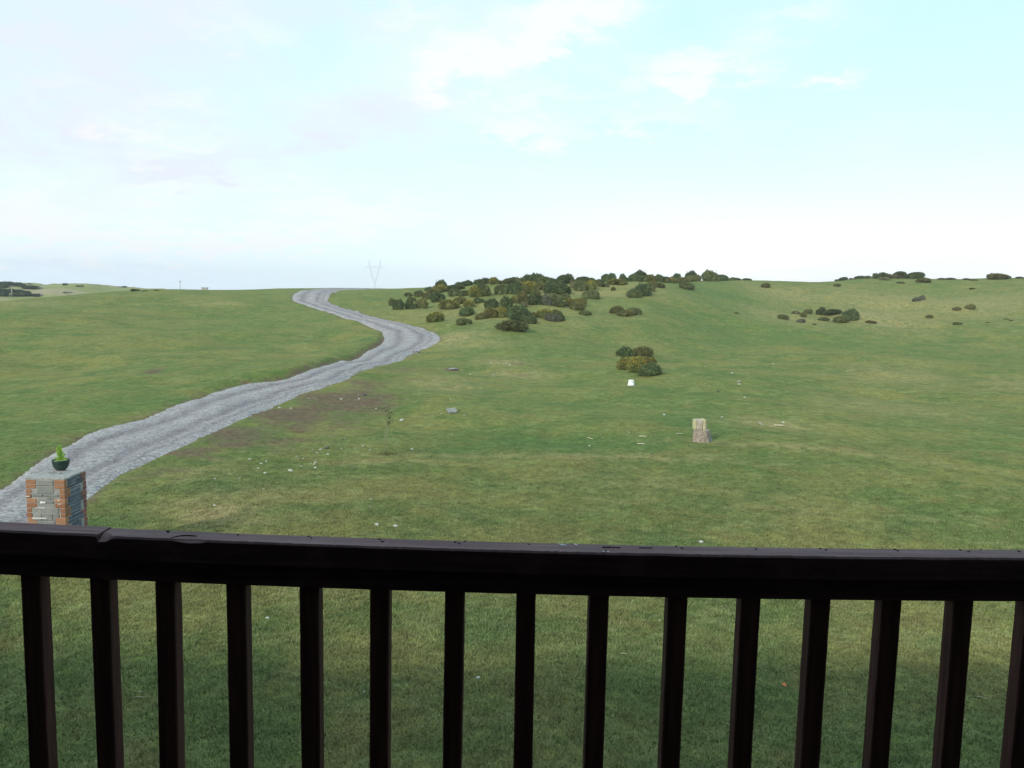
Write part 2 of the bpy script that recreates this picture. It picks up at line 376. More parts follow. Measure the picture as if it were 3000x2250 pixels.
RV = np.zeros((nrw, NC+1, 3)); uvs = np.zeros((nrw, NC+1, 2)); run = 0
for i in range(nrw):
    l, r_ = SL2[i], SR2[i]
    if i: run += ((SL2[i]+SR2[i])/2-(SL2[i-1]+SR2[i-1])/2).length
    jl = random.gauss(0, .05)+.03*math.sin(run*.53)+.04*math.sin(run*1.31+1); jr = random.gauss(0, .06)+.03*math.sin(run*.41+2)+.05*math.sin(run*1.13)
    wd = max((r_-l).length, .1)
    for k in range(NC+1):
        s = k/NC; s2 = (jl/wd)*(1-s)+(1+jr/wd)*s if True else s
        p = l.lerp(r_, s2); RV[i, k, :2] = p.x, p.y; uvs[i, k] = s, run/5
zz = terrain(RV[..., 0], RV[..., 1])
sK = np.linspace(0, 1, NC+1)
crown = .05*np.sin(np.pi*sK)**.5 - .045*np.exp(-((sK-.3)/.09)**2) - .045*np.exp(-((sK-.7)/.09)**2)
RV[..., 2] = zz+crown[None, :]+.012; RV[:, 0, 2] -= .045; RV[:, -1, 2] -= .045
vs = RV.reshape(-1, 3); fs = [(i*(NC+1)+k, i*(NC+1)+k+1, (i+1)*(NC+1)+k+1, (i+1)*(NC+1)+k) for i in range(nrw-1) for k in range(NC)]
road = mesh_obj('road', vs, fs, mat_road, smooth=True)
ul = road.data.uv_layers.new(name='UVMap'); fu = uvs.reshape(-1, 2)
for lp in road.data.loops: ul.data[lp.index].uv = fu[lp.vertex_index]
if road.data.polygons[50].normal.z < 0: road.data.flip_normals()
tag(road, kind='structure')

# ------------------------------------------------------------------ gorse
def gorse_mat(name, c1, c2, c3):
    mt, t, b = new_mat(name, .85, .2)
    tco = t.new('ShaderNodeTexCoord'); oi = t.new('ShaderNodeObjectInfo')
    n = t.noise(tco.outputs['Object'], 2.6, 3, .6); n2 = t.noise(tco.outputs['Object'], 14, 3, .6)
    c = t.mix(t.ramp(n, .38, .62), c1, c2); c = t.mix(t.ramp(n2, .52, .68, 0, .8), c, c3)
    gi = t.new('ShaderNodeNewGeometry'); hsv = t.new('ShaderNodeHueSaturation'); t.put(hsv, 'Value', t.math('MULTIPLY', t.ramp(oi.outputs['Random'], 0, 1, .82, 1.18, False), t.ramp(gi.outputs['Random Per Island'], 0, 1, .72, 1.36, False))); t.put(hsv, 'Color', c)
    t.put(hsv, 'Hue', t.ramp(oi.outputs['Random'], 0, 1, .49, .51, False))
    t.l.new(hsv.outputs[0], b.inputs['Base Color']); b.inputs['Subsurface Weight'].default_value = 0
    return mt
GM = {'dark': gorse_mat('gorse_dark', (.054, .080, .034), (.084, .110, .044), (.115, .135, .058)),
      'olive': gorse_mat('gorse_olive', (.086, .106, .044), (.120, .135, .052), (.155, .155, .070)),
      'brown': gorse_mat('gorse_brown', (.100, .110, .042), (.150, .143, .056), (.125, .13, .052)),
      'orange': gorse_mat('gorse_orange', (.092, .108, .038), (.160, .148, .046), (.135, .14, .050)),
      'yellow': gorse_mat('gorse_yellow', (.090, .115, .038), (.165, .165, .048), (.135, .155, .052)),
      'tan': gorse_mat('gorse_tan', (.16, .155, .080), (.20, .18, .10), (.13, .14, .07)),
      'grey': gorse_mat('gorse_grey', (.095, .105, .075), (.14, .14, .10), (.09, .10, .06)),
      'far': gorse_mat('gorse_far', (.036, .060, .036), (.052, .076, .044), (.07, .09, .05))}
mat_flower, t, b = new_mat('gorse_flower', .8, .2)
oi = t.new('ShaderNodeObjectInfo'); tco = t.new('ShaderNodeTexCoord')
t.l.new(t.mix(t.ramp(t.noise(tco.outputs['Object'], 9, 2, .5), .4, .6), (.52, .38, .04), (.42, .27, .04)), b.inputs['Base Color'])
mat_stem, t, b = new_mat('woody_stem', .9, .1)
tco = t.new('ShaderNodeTexCoord'); t.l.new(t.mix(t.noise(tco.outputs['Object'], 20), (.06, .045, .03), (.12, .09, .06)), b.inputs['Base Color'])
def lobes(seed, tall):
    rs = random.Random(seed); L = []
    for i in range(9 if not tall else 8):
        a = rs.uniform(0, 6.283); d = rs.uniform(.15, .62) if i else 0
        h = rs.uniform(.28, .60)*(1-.45*d) if i else .55
        L.append((math.cos(a)*d, math.sin(a)*d, h*.75, rs.uniform(.26, .42)*(1.25 if not i else 1), rs.uniform(.30, .42)))
    if tall:
        for _ in range(4):
            a = rs.uniform(0, 6.28); d = rs.uniform(0, .3); L.append((math.cos(a)*d, math.sin(a)*d, rs.uniform(.6, .78), rs.uniform(.12, .2), rs.uniform(.2, .26)))
    return L
def leaf_cloud(seed, tall, n, lo=.88, size=.076):
    rs = random.Random(seed*31+n); L = lobes(seed, tall); V = []; Fc = []; wts = [l[3]**2 for l in L]
    while len(Fc) < n:
        cx, cy, cz, rx, rz = rs.choices(L, wts)[0]
        d = Vector((rs.gauss(0, 1), rs.gauss(0, 1), rs.gauss(.15, 1))).normalized()
        k = rs.uniform(lo, 1.10) if rs.random() < .85 else rs.uniform(1.1, 1.26)+(.35 if tall and d.z > .8 and rs.random() < .3 else 0)
        p = Vector((cx+d.x*rx*k, cy+d.y*rx*k, cz+d.z*rz*k))
        if p.z < -.02: continue
        # skip leaves buried deep in a neighbouring lobe
        if any(((p.x-l[0])/l[3])**2+((p.y-l[1])/l[3])**2+((p.z-l[2])/l[4])**2 < .55 for l in L): continue
        out = (d+Vector((rs.gauss(0, .5), rs.gauss(0, .5), rs.gauss(.35, .4)))).normalized()
        s = size*rs.uniform(.6, 1.5); side = out.orthogonal().normalized(); side.rotate(Matrix.Rotation(rs.uniform(0, 6.28), 3, out))
        i = len(V); V += [p-side*s*.38, p+side*s*.38, p+out*s*1.15]; Fc.append((i, i+1, i+2))
    return V, Fc
def core(seed, tall):
    bm = bmesh.new()
    for (cx, cy, cz, rx, rz) in lobes(seed, tall):
        r = bmesh.ops.create_icosphere(bm, subdivisions=2, radius=1.0)
        for v in r['verts']:
            n = v.co.normalized(); k = .86+.10*math.sin(n.x*9+seed)*math.sin(n.y*8+cx*9)+.05*math.sin(n.z*13)
            v.co = Vector((cx+n.x*rx*k, cy+n.y*rx*k, max(cz+n.z*rz*k, -.05)))
    V = [v.co.copy() for v in bm.verts]; bm.verts.index_update(); Fc = [tuple(v.index for v in f.verts) for f in bm.faces]; bm.free(); return V, Fc
SHAPES = []
for sd_, tall in ((1, 0), (2, 0), (3, 0), (4, 1), (5, 1), (6, 0), (7, 0)):
    v1, f1 = leaf_cloud(sd_, tall, 3000); v0, f0 = core(sd_, tall); n0 = len(v0)
    fl = leaf_cloud(sd_, tall, 1100, 1.0, .065); zf = [max(fl[0][3*q].z, 0) for q in range(1100)]; keep = sorted(range(1100), key=lambda q: -zf[q]+.18*math.sin(q*7.7))[:430]; random.Random(sd_).shuffle(keep)
    fl = ([fl[0][3*q+w_] for q in keep for w_ in range(3)], [(3*q, 3*q+1, 3*q+2) for q in range(430)]); va = v0+v1
    mx = [np.percentile([abs(v[q]) for v in va], 98) for q in (0, 1)]; mz = np.percentile([v[2] for v in va], 99)
    def nrm(vv): return [Vector((v[0]/mx[0], v[1]/mx[1], v[2]/mz)) for v in vv]
    SHAPES.append((nrm(va), f0+[tuple(i+n0 for i in f) for f in f1], (nrm(fl[0]), fl[1])))
_gc = {}
def gorse_data(shape, kind):
    if (shape, kind) not in _gc:
        v, f, fl = SHAPES[shape]
        nfl = {'yellow': 430, 'orange': 170, 'brown': 60}.get(kind, 0); n0 = len(v)
        me = bpy.data.meshes.new('foliage'); me.from_pydata([tuple(p) for p in v+fl[0][:nfl*3]], [], f+[tuple(i+n0 for i in q) for q in fl[1][:nfl]])
        me.materials.append(GM[kind]); me.materials.append(mat_flower)
        me.polygons.foreach_set('material_index', [0]*len(f)+[1]*nfl); me.update()
        _gc[(shape, kind)] = me
    return _gc[(shape, kind)]
bm = bmesh.new()
for k in range(7):
    a = k*.9; tube(bm, [(0, 0, -.1), (math.cos(a)*.12, math.sin(a)*.12, .15), (math.cos(a)*.35, math.sin(a)*.35, .45)], [.03, .025, .01], 5)
stem_me = bpy.data.meshes.new('stem'); bm.to_mesh(stem_me); bm.free(); stem_me.materials.append(mat_stem)
def gorse(px, py, wpx, hpx, kind, tall=None, name='gorse_bush'):
    rs = random.Random(int(px*7+py*13)); p = unproj(px, py-.5); dp = depth(p)
    W = wpx/F*dp/2*1.14; H = hpx/F*dp*(.95 if hpx < .62*wpx else 1.0)
    if tall is None: tall = hpx > .62*wpx
    sh = rs.choice((3, 4) if tall else (0, 1, 2, 5, 6))
    fm = gorse_data(sh, kind)
    # push back so that the near foot of the bush stands where the photograph shows it
    dr = Vector((p.x, p.y, 0)).normalized()*min(W, 2.2)*.6; q = p+dr; q.z = tz(q.x, q.y)
    if q.z < p.z-.25: q = p.copy()
    o = bpy.data.objects.new(name, None); C.objects.link(o); o.empty_display_size = .3
    o.location = q-Vector((0, 0, .03)); rz = rs.uniform(-.5, .5)+(math.pi if rs.random() < .5 else 0)
    def child(nm, me):
        c_ = bpy.data.objects.new(nm, me); C.objects.link(c_); c_.parent = o
        c_.scale = (W, max(W*.8, .3), H); c_.rotation_euler = (0, 0, rz); return c_
    child('foliage', fm)
    if wpx > 40: child('stem', stem_me)
    return o
KW = {'dark': 'dark green', 'olive': 'olive green', 'brown': 'brownish olive', 'orange': 'rusty orange and green', 'yellow': 'yellow flowering', 'tan': 'dry tan', 'grey': 'grey green', 'far': 'very dark'}
def C1(o, s, L): return [(o[0]+a/s, o[1]+b_/s, c_/s, d/s, k) for (a, b_, c_, d, k) in L]
c1 = (1100, 760); c2 = (1400, 760); c3 = (1750, 760); c4 = (2150, 750); c5 = (2550, 750); c6 = (0, 760); c7 = (400, 700)
rows = {}
rows["at the thicket's left end"] = C1(c1, 5.53, [(265, 755, 140, 120, 'olive'), (385, 820, 190, 165, 'dark'), (540, 810, 150, 150, 'dark'), (530, 605, 120, 65, 'olive'),
    (715, 608, 150, 95, 'olive'), (575, 690, 150, 80, 'olive'), (765, 795, 210, 150, 'brown'), (980, 705, 250, 160, 'dark'), (850, 650, 160, 110, 'brown')])
rows["below the left half of the thicket"] = C1(c1, 5.53, [(1185, 812, 280, 150, 'orange'), (1370, 727, 200, 115, 'orange'), (975, 1015, 262, 155, 'yellow'), (1418, 1070, 240, 115, 'olive'),
    (1530, 790, 190, 120, 'yellow'), (1500, 922, 240, 140, 'dark'), (1660, 722, 190, 95, 'dark')])
rows["in the thicket's upper left"] = C1(c1, 5.53, [(1060, 545, 260, 130, 'yellow'), (920, 580, 160, 90, 'brown'), (1290, 600, 200, 120, 'olive'), (1430, 600, 170, 100, 'olive'),
    (1600, 620, 220, 170, 'yellow'), (1770, 605, 230, 180, 'olive'), (1330, 500, 220, 90, 'olive'), (1250, 520, 160, 90, 'dark')])
rows["in the clump at the thicket's foot"] = C1(c2, 5.53, [(60, 975, 180, 110, 'brown'), (190, 955, 240, 170, 'orange'), (370, 945, 210, 160, 'yellow'), (240, 800, 230, 150, 'dark'), (440, 800, 200, 190, 'dark'),
    (480, 900, 120, 120, 'dark'), (640, 1008, 370, 235, 'dark'), (845, 1047, 200, 130, 'dark'), (560, 1178, 440, 170, 'olive')])
rows["in the middle of the thicket"] = C1(c2, 5.53, [(580, 715, 120, 110, 'orange'), (700, 735, 220, 200, 'brown'), (750, 780, 130, 85, 'tan'), (910, 755, 230, 190, 'dark'), (1090, 750, 170, 170, 'grey'), (1270, 768, 225, 140, 'olive'),
    (1400, 660, 190, 95, 'olive'), (1210, 640, 200, 90, 'olive'), (1290, 570, 300, 190, 'dark'), (1430, 560, 190, 120, 'dark'), (1130, 565, 170, 170, 'dark'), (850, 560, 260, 190, 'yellow'), (950, 640, 180, 140, 'brown'),
    (400, 570, 220, 160, 'olive'), (590, 570, 240, 180, 'dark'), (740, 560, 130, 90, 'brown'), (60, 600, 260, 200, 'dark'), (780, 450, 200, 90, 'yellow'), (1000, 500, 200, 120, 'brown'), (600, 450, 200, 70, 'dark')])
rows["on the thicket's right flank"] = C1(c2, 5.53, [(1670, 518, 200, 150, 'olive'), (1830, 510, 220, 150, 'yellow'), (1840, 648, 250, 140, 'olive'), (1500, 775, 180, 130, 'orange'), (1660, 745, 200, 120, 'orange'), (1610, 828, 225, 120, 'brown'),
    (1740, 912, 180, 75, 'olive'), (1560, 480, 180, 100, 'tan'), (2010, 452, 170, 65, 'olive'), (1900, 425, 180, 80, 'brown'), (905, 905, 70, 50, 'brown'), (1070, 955, 270, 135, 'yellow'), (1190, 1012, 270, 120, 'grey'), (1320, 992, 130, 120, 'dark'), (1250, 940, 200, 120, 'olive')])
rows["on the skyline left of hilltop"] = C1(c1, 5.53, [(880, 515, 140, 70, 'dark'), (1075, 480, 180, 140, 'dark'), (1200, 500, 160, 70, 'dark'), (1290, 470, 160, 65, 'dark'), (1400, 440, 200, 70, 'dark'), (1500, 430, 180, 90, 'dark')]) + \
    C1(c2, 5.53, [(20, 400, 160, 80, 'dark'), (140, 400, 170, 95, 'dark'), (250, 410, 170, 115, 'yellow'), (350, 400, 120, 60, 'dark'), (500, 400, 180, 90, 'olive'), (580, 370, 170, 80, 'dark'), (700, 390, 180, 90, 'olive'),
    (820, 380, 200, 125, 'dark'), (900, 350, 110, 125, 'dark'), (980, 390, 190, 150, 'dark'), (1080, 400, 200, 120, 'olive'), (1180, 400, 170, 100, 'dark')])
rows["on the hilltop skyline"] = C1(c2, 5.53, [(1400, 400, 250, 150, 'dark'), (1480, 390, 200, 145, 'dark'), (1560, 400, 150, 70, 'olive'), (1700, 380, 190, 100, 'dark'), (1830, 390, 150, 90, 'dark')]) + \
    C1(c3, 4.1475, [(20, 300, 120, 60, 'dark'), (110, 270, 160, 90, 'dark'), (180, 260, 120, 90, 'dark'), (300, 255, 90, 90, 'dark'), (370, 270, 110, 50, 'dark'), (450, 265, 130, 90, 'dark'), (510, 265, 160, 130, 'dark'), (570, 272, 150, 70, 'olive'),
    (640, 275, 130, 90, 'orange'), (740, 270, 120, 85, 'dark'), (830, 285, 130, 75, 'olive'), (890, 288, 130, 70, 'yellow'), (970, 270, 120, 95, 'dark'), (1020, 292, 140, 75, 'brown')])
rows["at the hilltop's right end"] = C1(c3, 4.1475, [(1150, 255, 140, 125, 'dark'), (1120, 272, 150, 75, 'brown'), (1215, 268, 110, 75, 'brown'), (1345, 268, 190, 130, 'olive'), (1410, 266, 100, 60, 'brown'), (1515, 262, 130, 80, 'dark'), (1640, 258, 90, 50, 'olive')])
rows["on the grass right of the thicket"] = C1(c3, 4.1475, [(230, 315, 200, 75, 'yellow'), (60, 335, 120, 45, 'olive'), (430, 470, 180, 110, 'olive'), (560, 455, 230, 150, 'dark'), (640, 395, 130, 100, 'brown'), (650, 330, 130, 60, 'orange'),
    (750, 348, 150, 60, 'brown'), (1090, 368, 170, 85, 'olive'), (1020, 325, 60, 25, 'brown'), (200, 380, 55, 45, 'brown'), (0, 480, 45, 40, 'olive'), (235, 662, 160, 90, 'brown'), (350, 697, 190, 80, 'brown'), (440, 680, 160, 90, 'olive')])
rows["in the lone clump above the bucket"] = C1(c3, 4.1475, [(350, 1188, 200, 125, 'dark'), (550, 1182, 215, 125, 'brown'), (330, 1345, 230, 150, 'orange'), (470, 1380, 250, 190, 'yellow'), (600, 1300, 210, 110, 'orange'), (660, 1420, 275, 150, 'dark')])
rows["halfway up the tan slope"] = C1(c4, 4.916, [(460, 458, 115, 65, 'brown'), (705, 916, 132, 72, 'olive'), (890, 838, 105, 42, 'tan'), (985, 880, 95, 62, 'brown'), (1070, 832, 105, 62, 'olive'), (980, 965, 125, 62, 'grey'),
    (1270, 855, 130, 105, 'dark'), (1430, 862, 220, 85, 'dark'), (1295, 937, 125, 52, 'olive'), (1550, 967, 190, 95, 'olive'), (1700, 940, 215, 155, 'dark'), (1955, 982, 150, 42, 'brown'), (1485, 442, 90, 42, 'olive'), (1160, 992, 50, 22, 'olive'), (30, 828, 60, 18, 'brown')])
rows["high on the far right slope"] = C1(c5, 4.916, [(660, 655, 110, 60, 'grey'), (750, 640, 90, 70, 'grey'), (1250, 792, 115, 52, 'brown'), (1450, 774, 135, 72, 'brown'), (850, 903, 85, 50, 'brown'), (1240, 996, 90, 40, 'olive'), (1300, 990, 50, 25, 'brown'),
    (1465, 482, 80, 20, 'brown'), (430, 398, 90, 25, 'brown'), (1690, 965, 50, 15, 'olive'), (2025, 937, 45, 16, 'brown'), (1950, 915, 70, 16, 'olive')])
rows["on the right-hand skyline"] = C1(c4, 4.916, [(30, 348, 135, 52, 'dark'), (190, 352, 130, 32, 'olive'), (1490, 358, 85, 30, 'olive'), (1580, 355, 105, 52, 'dark'), (1690, 338, 90, 35, 'brown'), (1810, 330, 155, 65, 'dark'), (1930, 328, 90, 45, 'olive'),
    (2030, 330, 100, 80, 'dark'), (2130, 330, 150, 85, 'dark')]) + C1(c5, 4.916, [(190, 328, 160, 90, 'olive'), (280, 322, 80, 60, 'dark'), (420, 325, 170, 105, 'dark'), (395, 326, 200, 55, 'tan'), (490, 322, 120, 60, 'dark'), (560, 326, 110, 65, 'dark'), (650, 330, 200, 95, 'dark'),
    (200, 350, 120, 42, 'tan'), (770, 388, 210, 75, 'brown'), (1020, 344, 95, 28, 'olive'), (1160, 344, 145, 28, 'grey'), (1390, 346, 100, 24, 'grey'), (1490, 358, 100, 28, 'olive'), (1835, 344, 270, 86, 'brown'), (2150, 325, 125, 28, 'grey')])
rows["on the distant left-edge hillside"] = C1(c6, 5.53, [(40, 470, 200, 100, 'far'), (170, 460, 220, 90, 'far'), (270, 465, 160, 90, 'far'), (360, 470, 160, 75, 'far'), (480, 485, 170, 60, 'far'), (590, 485, 150, 50, 'far'), (60, 600, 200, 120, 'far'), (180, 560, 160, 70, 'far'),
    (300, 560, 180, 60, 'far'), (420, 575, 150, 60, 'far'), (300, 605, 200, 50, 'olive'), (480, 600, 160, 45, 'far'), (600, 605, 150, 45, 'far'), (480, 408, 60, 16, 'far')])
rows["along the distant hill crest"] = C1(c6, 5.53, [(1060, 428, 75, 38, 'far'), (1260, 440, 60, 18, 'far'), (1330, 440, 70, 18, 'far'), (1940, 455, 50, 14, 'far'), (2020, 458, 85, 25, 'far'), (2165, 518, 95, 42, 'far'), (1060, 552, 80, 18, 'olive'), (1150, 552, 60, 14, 'olive')]) + \
    C1(c7, 5.53, [(20, 845, 60, 30, 'far'), (330, 840, 70, 20, 'far'), (150, 850, 100, 14, 'far')])
ORD = ['first', 'second', 'third', 'fourth', 'fifth', 'sixth', 'seventh', 'eighth', 'ninth', 'tenth', 'eleventh', 'twelfth', 'thirteenth', 'fourteenth', 'fifteenth', 'sixteenth', 'seventeenth', 'eighteenth', 'nineteenth', 'twentieth']
ORD += ['twenty-'+w_ for w_ in ORD[:9]]+['thirtieth']
def size_word(w_, lo, hi): return 'small' if w_ < lo else ('large' if w_ > hi else 'mid-sized')
for where, L in rows.items():
    by = {}
    for it in sorted(L, key=lambda q: q[0]): by.setdefault(it[4], []).append(it)
    for kind, its in by.items():
        for i, it in enumerate(its):
            o = gorse(*it)
            o['label'] = ('only %s gorse bush %s' % (KW[kind], where)) if len(its) == 1 else '%s %s gorse bush from left %s' % (ORD[i], KW[kind], where)
            o['category'] = 'bush'; o['group'] = 'gorse bushes'

# ------------------------------------------------------------------ stones and litter
def simple_mat(name, c1, c2, sc=8, rough=.85, spec=.25):
    mt, t, b = new_mat(name, rough, spec); tco = t.new('ShaderNodeTexCoord')
    t.l.new(t.mix(t.ramp(t.noise(tco.outputs['Object'], sc, 5, .65), .35, .65), c1, c2), b.inputs['Base Color']); return mt
mat_pale = simple_mat('pale_stone', (.30, .30, .27), (.52, .51, .46), 6)
mat_grey = simple_mat('grey_stone', (.20, .20, .20), (.34, .33, .32), 6)
mat_dkstone = simple_mat('dark_stone', (.045, .042, .045), (.11, .10, .105), 6)
stones = []
for sd_ in range(5):
    rs = random.Random(sd_+50); bm = bmesh.new(); bmesh.ops.create_icosphere(bm, subdivisions=2, radius=1)
    ph = [Vector((rs.gauss(0, 1), rs.gauss(0, 1), rs.gauss(0, 1))).normalized() for _ in range(9)]
    for v in bm.verts:
        n = v.co.normalized(); k = 1.0
        for q in ph: k = min(k, .78/max(n.dot(q), .01)) if n.dot(q) > .78 else k
        v.co = n*k*(1+rs.uniform(-.05, .05))
    me = bpy.data.meshes.new('stone'); bm.to_mesh(me); bm.free(); stones.append(me)
smesh = {}
def stone(px, py, wpx, mat, flat=.6, name='stone', lift=.35):
    rs = random.Random(int(px*3+py*5)); p = unproj(px, py); dp = depth(p); s = wpx/F*dp/2*(1.12 if wpx < 16 else 1.0); si = rs.randrange(5)
    key = (si, mat.name)
    if key not in smesh: mm = stones[si].copy(); mm.materials.clear(); mm.materials.append(mat); smesh[key] = mm
    o = bpy.data.objects.new(name, smesh[key]); C.objects.link(o); o.scale = (s, s*rs.uniform(.7, 1), s*flat)
    o.rotation_euler = (rs.uniform(-.15, .15), rs.uniform(-.15, .15), rs.uniform(0, 6)); o.location = p+Vector((0, 0, s*flat*lift)); return o
K = 3.607
SA = [(600+a/K, 1100+b_/K, c_/K) for a, b_, c_ in [(1440, 252, 30), (1630, 250, 28), (1100, 245, 20), (790, 345, 32), (910, 350, 24), (440, 440, 18)]]
SB = [(600+a/K, 1100+b_/K, c_/K) for a, b_, c_ in [(475, 890, 38), (595, 935, 30), (650, 912, 30), (565, 985, 30), (635, 1035, 38), (905, 1010, 50), (1170, 980, 38), (1170, 920, 26), (1155, 940, 26), (1120, 935, 18), (1018, 963, 22), (1040, 880, 20), (970, 858, 22),
    (1225, 787, 30), (1140, 785, 20), (1185, 820, 25), (1300, 835, 30), (1445, 775, 22), (1475, 670, 18), (1520, 690, 16), (1590, 770, 16), (1670, 748, 25), (1745, 787, 22), (1490, 822, 18), (620, 1200, 24), (550, 1070, 15), (365, 1090, 25), (110, 1095, 25), (70, 955, 16), (1620, 200, 14), (1810, 355, 22)]]
SC_ = [(600+a/K, 1100+b_/K, c_/K) for a, b_, c_ in [(1815, 1580, 46), (1990, 1600, 22), (1755, 1312, 30), (1745, 1385, 20), (100, 1375, 30), (200, 1500, 16), (1630, 1455, 14), (150, 1610, 14)]]
K = 4.148
SD = [(1000+a/K, 1000+b_/K, c_/K) for a, b_, c_ in [(1565, 402, 22), (1845, 406, 24), (1325, 705, 16), (1215, 880, 20), (1495, 900, 20), (860, 1315, 40), (680, 1233, 22), (350, 1320, 26), (1815, 265, 22), (1905, 262, 14), (1975, 275, 16), (2003, 272, 20), (2045, 288, 24), (1220, 1213, 18), (1340, 1140, 16)]]
K = 3.687
SE = [(1700+a/K, 960+b_/K, c_/K) for a, b_, c_ in [(905, 943, 34), (525, 1132, 22), (1775, 757, 26), (1715, 612, 28), (888, 478, 20), (1530, 967, 28), (2190, 1028, 34), (1945, 1035, 28), (1960, 1050, 18), (1925, 1020, 16), (100, 1280, 28), (1640, 495, 24), (1350, 420, 18), (2080, 392, 22), (240, 1190, 16)]]
SF = [(784, 1812, 12), (1401, 1988, 15), (1270, 1996, 6), (1460, 2194, 6), (2054, 1589, 14), (1796, 2098, 7), (411, 2027, 8), (1066, 2029, 9), (1160, 1543, 14), (2265, 2047, 5), (2725, 2222, 5), (1364, 2205, 5), (184, 1560, 6), (270, 2165, 6)]
def stone_set(L, where, grp, mat=mat_pale, **kw):
    for i, (x, y, s) in enumerate(sorted(L)):
        o = stone(x, y, s, mat, **kw); tag(o, '%s pale stone from left %s' % (ORD[i] if i < len(ORD) else 'last', where), 'stone', grp)
stone_set(SA, 'on the brown soil beside the track', 'pale stones on the grass')
SB.sort(); stone_set(SB[:16], 'in the scatter near the track', 'pale stones on the grass')
stone_set(SB[16:], 'in the scatter beside the sapling', 'pale stones on the grass')
stone_set(SC_, 'on grass just above the rail', 'pale stones on the grass')
stone_set(SD, 'between sapling and lone gorse clump', 'pale stones on the grass')
stone_set(SE, 'on the grass around the bucket and stump', 'pale stones on the grass')
stone_set(SF, 'on the near lawn between balusters', 'pale stones on the near lawn')
K = 4.148
for i, (a, b_, s) in enumerate(sorted([(880, 135, 34), (915, 128, 26), (945, 140, 44), (980, 146, 34), (1000, 128, 26), (1025, 138, 22), (1058, 144, 30)])):
    tag(stone(1000+a/K, 1000+b_/K, s/K, mat_dkstone), '%s dark stone from the left in the little heap at the track bend' % ORD[i], 'stone', 'dark stones at the track bend')
tag(stone(1068, 1159, 13, mat_dkstone), 'dark clod in the grass left of the sapling beside the soil', 'stone')
tag(stone(1329, 1083, 34, mat_grey, .28, 'rock'), 'flat grey rock lying in brown grass right of the track bend', 'rock')
tag(stone(1177, 1232, 18, mat_pale, .45, 'rock'), 'bright white-topped rock just right of the sapling top', 'rock')
tag(stone(958, 1314, 17, mat_dkstone, .5, 'stone'), 'dark broken clod among pale stones right of the track', 'stone')
tag(stone(2104, 1147, 9, mat_dkstone, .6, 'stone'), 'small blackish stone on the grass above the stump', 'stone')
tag(stone(2165, 1118, 11, mat_grey, .5, 'stone'), 'small grey stone in the grass up and right of the stump', 'stone')
tag(stone(1909, 1330, 6, mat_dkstone, .6, 'stone'), 'tiny black stone on the grass left of the stump', 'stone')
# slab
mat_slab = simple_mat('slab', (.16, .165, .15), (.27, .27, .25), 5)
p = unproj(1324, 1207); dp = depth(p); bm = bmesh.new(); Wm = 28/F*dp
box(bm, -Wm/2, Wm/2, -.28, .28, 0, .07, .008)
o = bm_obj('stone_slab', bm, mat_slab); o.location = p+Vector((0, 0, .02)); o.rotation_euler = (R(6), R(-8), R(14)); tag(o, 'flat pale grey slab lying tilted on the rough grass above and right of the sapling', 'slab')
# sticks
mat_stick = simple_mat('pale_wood', (.42, .38, .28), (.60, .56, .42), 14)
def stick(px, py, wpx, yaw, label, rad=.014, mat=mat_stick):
    p = unproj(px, py); L = wpx/F*depth(p)/max(math.cos(yaw), .3); bm = bmesh.new()
    tube(bm, [(-L/2, 0, 0), (-L*.1, L*.03, .012), (L*.25, -L*.02, .004), (L/2, L*.02, .01)], [rad, rad*.95, rad*.8, rad*.5], 6)
    o = bm_obj('stick', bm, mat, smooth=True); o.location = p+Vector((0, 0, rad+.015)); o.rotation_euler = (0, 0, yaw); tag(o, label, 'stick', 'sticks lying in the grass')
K = 3.687
stick(1700+675/K, 960+1185/K, 85/K, .05, 'upper of two pale straight sticks lying left of the stump', .018)
stick(1700+660/K, 960+1266/K, 85/K, -.05, 'lower of two pale straight sticks lying left of the stump', .018)
stick(1700+1070/K, 960+1155/K, 70/K, .3, 'thin curved pale stick just left of the stump')
stick(1700+2150/K, 960+1067/K, 110/K, -.05, 'long pale grey stick on the grass right of the stump', .025)
stick(1700+105/K, 960+1205/K, 60/K, -.9, 'short bent grey stick far left of the stump')
stick(1828, 1920, 20, -.2, 'small bent white twig on the near lawn behind the ninth and tenth balusters', .004)
stick(2876, 2049, 26, -.5, 'thin pale twig on the near lawn behind the right-hand balusters', .004)
stick(407, 2048, 40, .15, 'grey straw-like twig on the near lawn behind the third baluster', .004)
stick(1932, 1822, 10, -.4, 'tiny pale twig on the near lawn under the middle of the rail', .004)
# orange leaf
mat_leaf = simple_mat('orange_leaf', (.55, .14, .05), (.70, .24, .10), 20)
p = unproj(2297, 2012); s = 16/F*depth(p)/2; bm = bmesh.new()
pts = [(0, -1.3), (.35, -.5), (1, -.2), (.55, .15), (.8, .8), (.1, .55), (-.4, 1.0), (-.5, .3), (-1, .1), (-.5, -.3)]
cv = bm.verts.new((0, 0, .35)); vsx = [bm.verts.new((a, b_, .15*math.sin(i*2.1))) for i, (a, b_) in enumerate(pts)]
for i in range(len(pts)): bm.faces.new((cv, vsx[i], vsx[(i+1) % len(pts)]))
r = bmesh.ops.extrude_face_region(bm, geom=list(bm.faces)); bmesh.ops.translate(bm, verts=[v for v in r['geom'] if isinstance(v, bmesh.types.BMVert)], vec=(0, 0, -.06))
o = bm_obj('fallen_leaf', bm, mat_leaf); o.scale = (s, s, s); o.location = p+Vector((0, 0, .03)); o.rotation_euler = (R(20), 0, .4); tag(o, 'curled bright orange dead leaf lying on the near lawn', 'leaf')

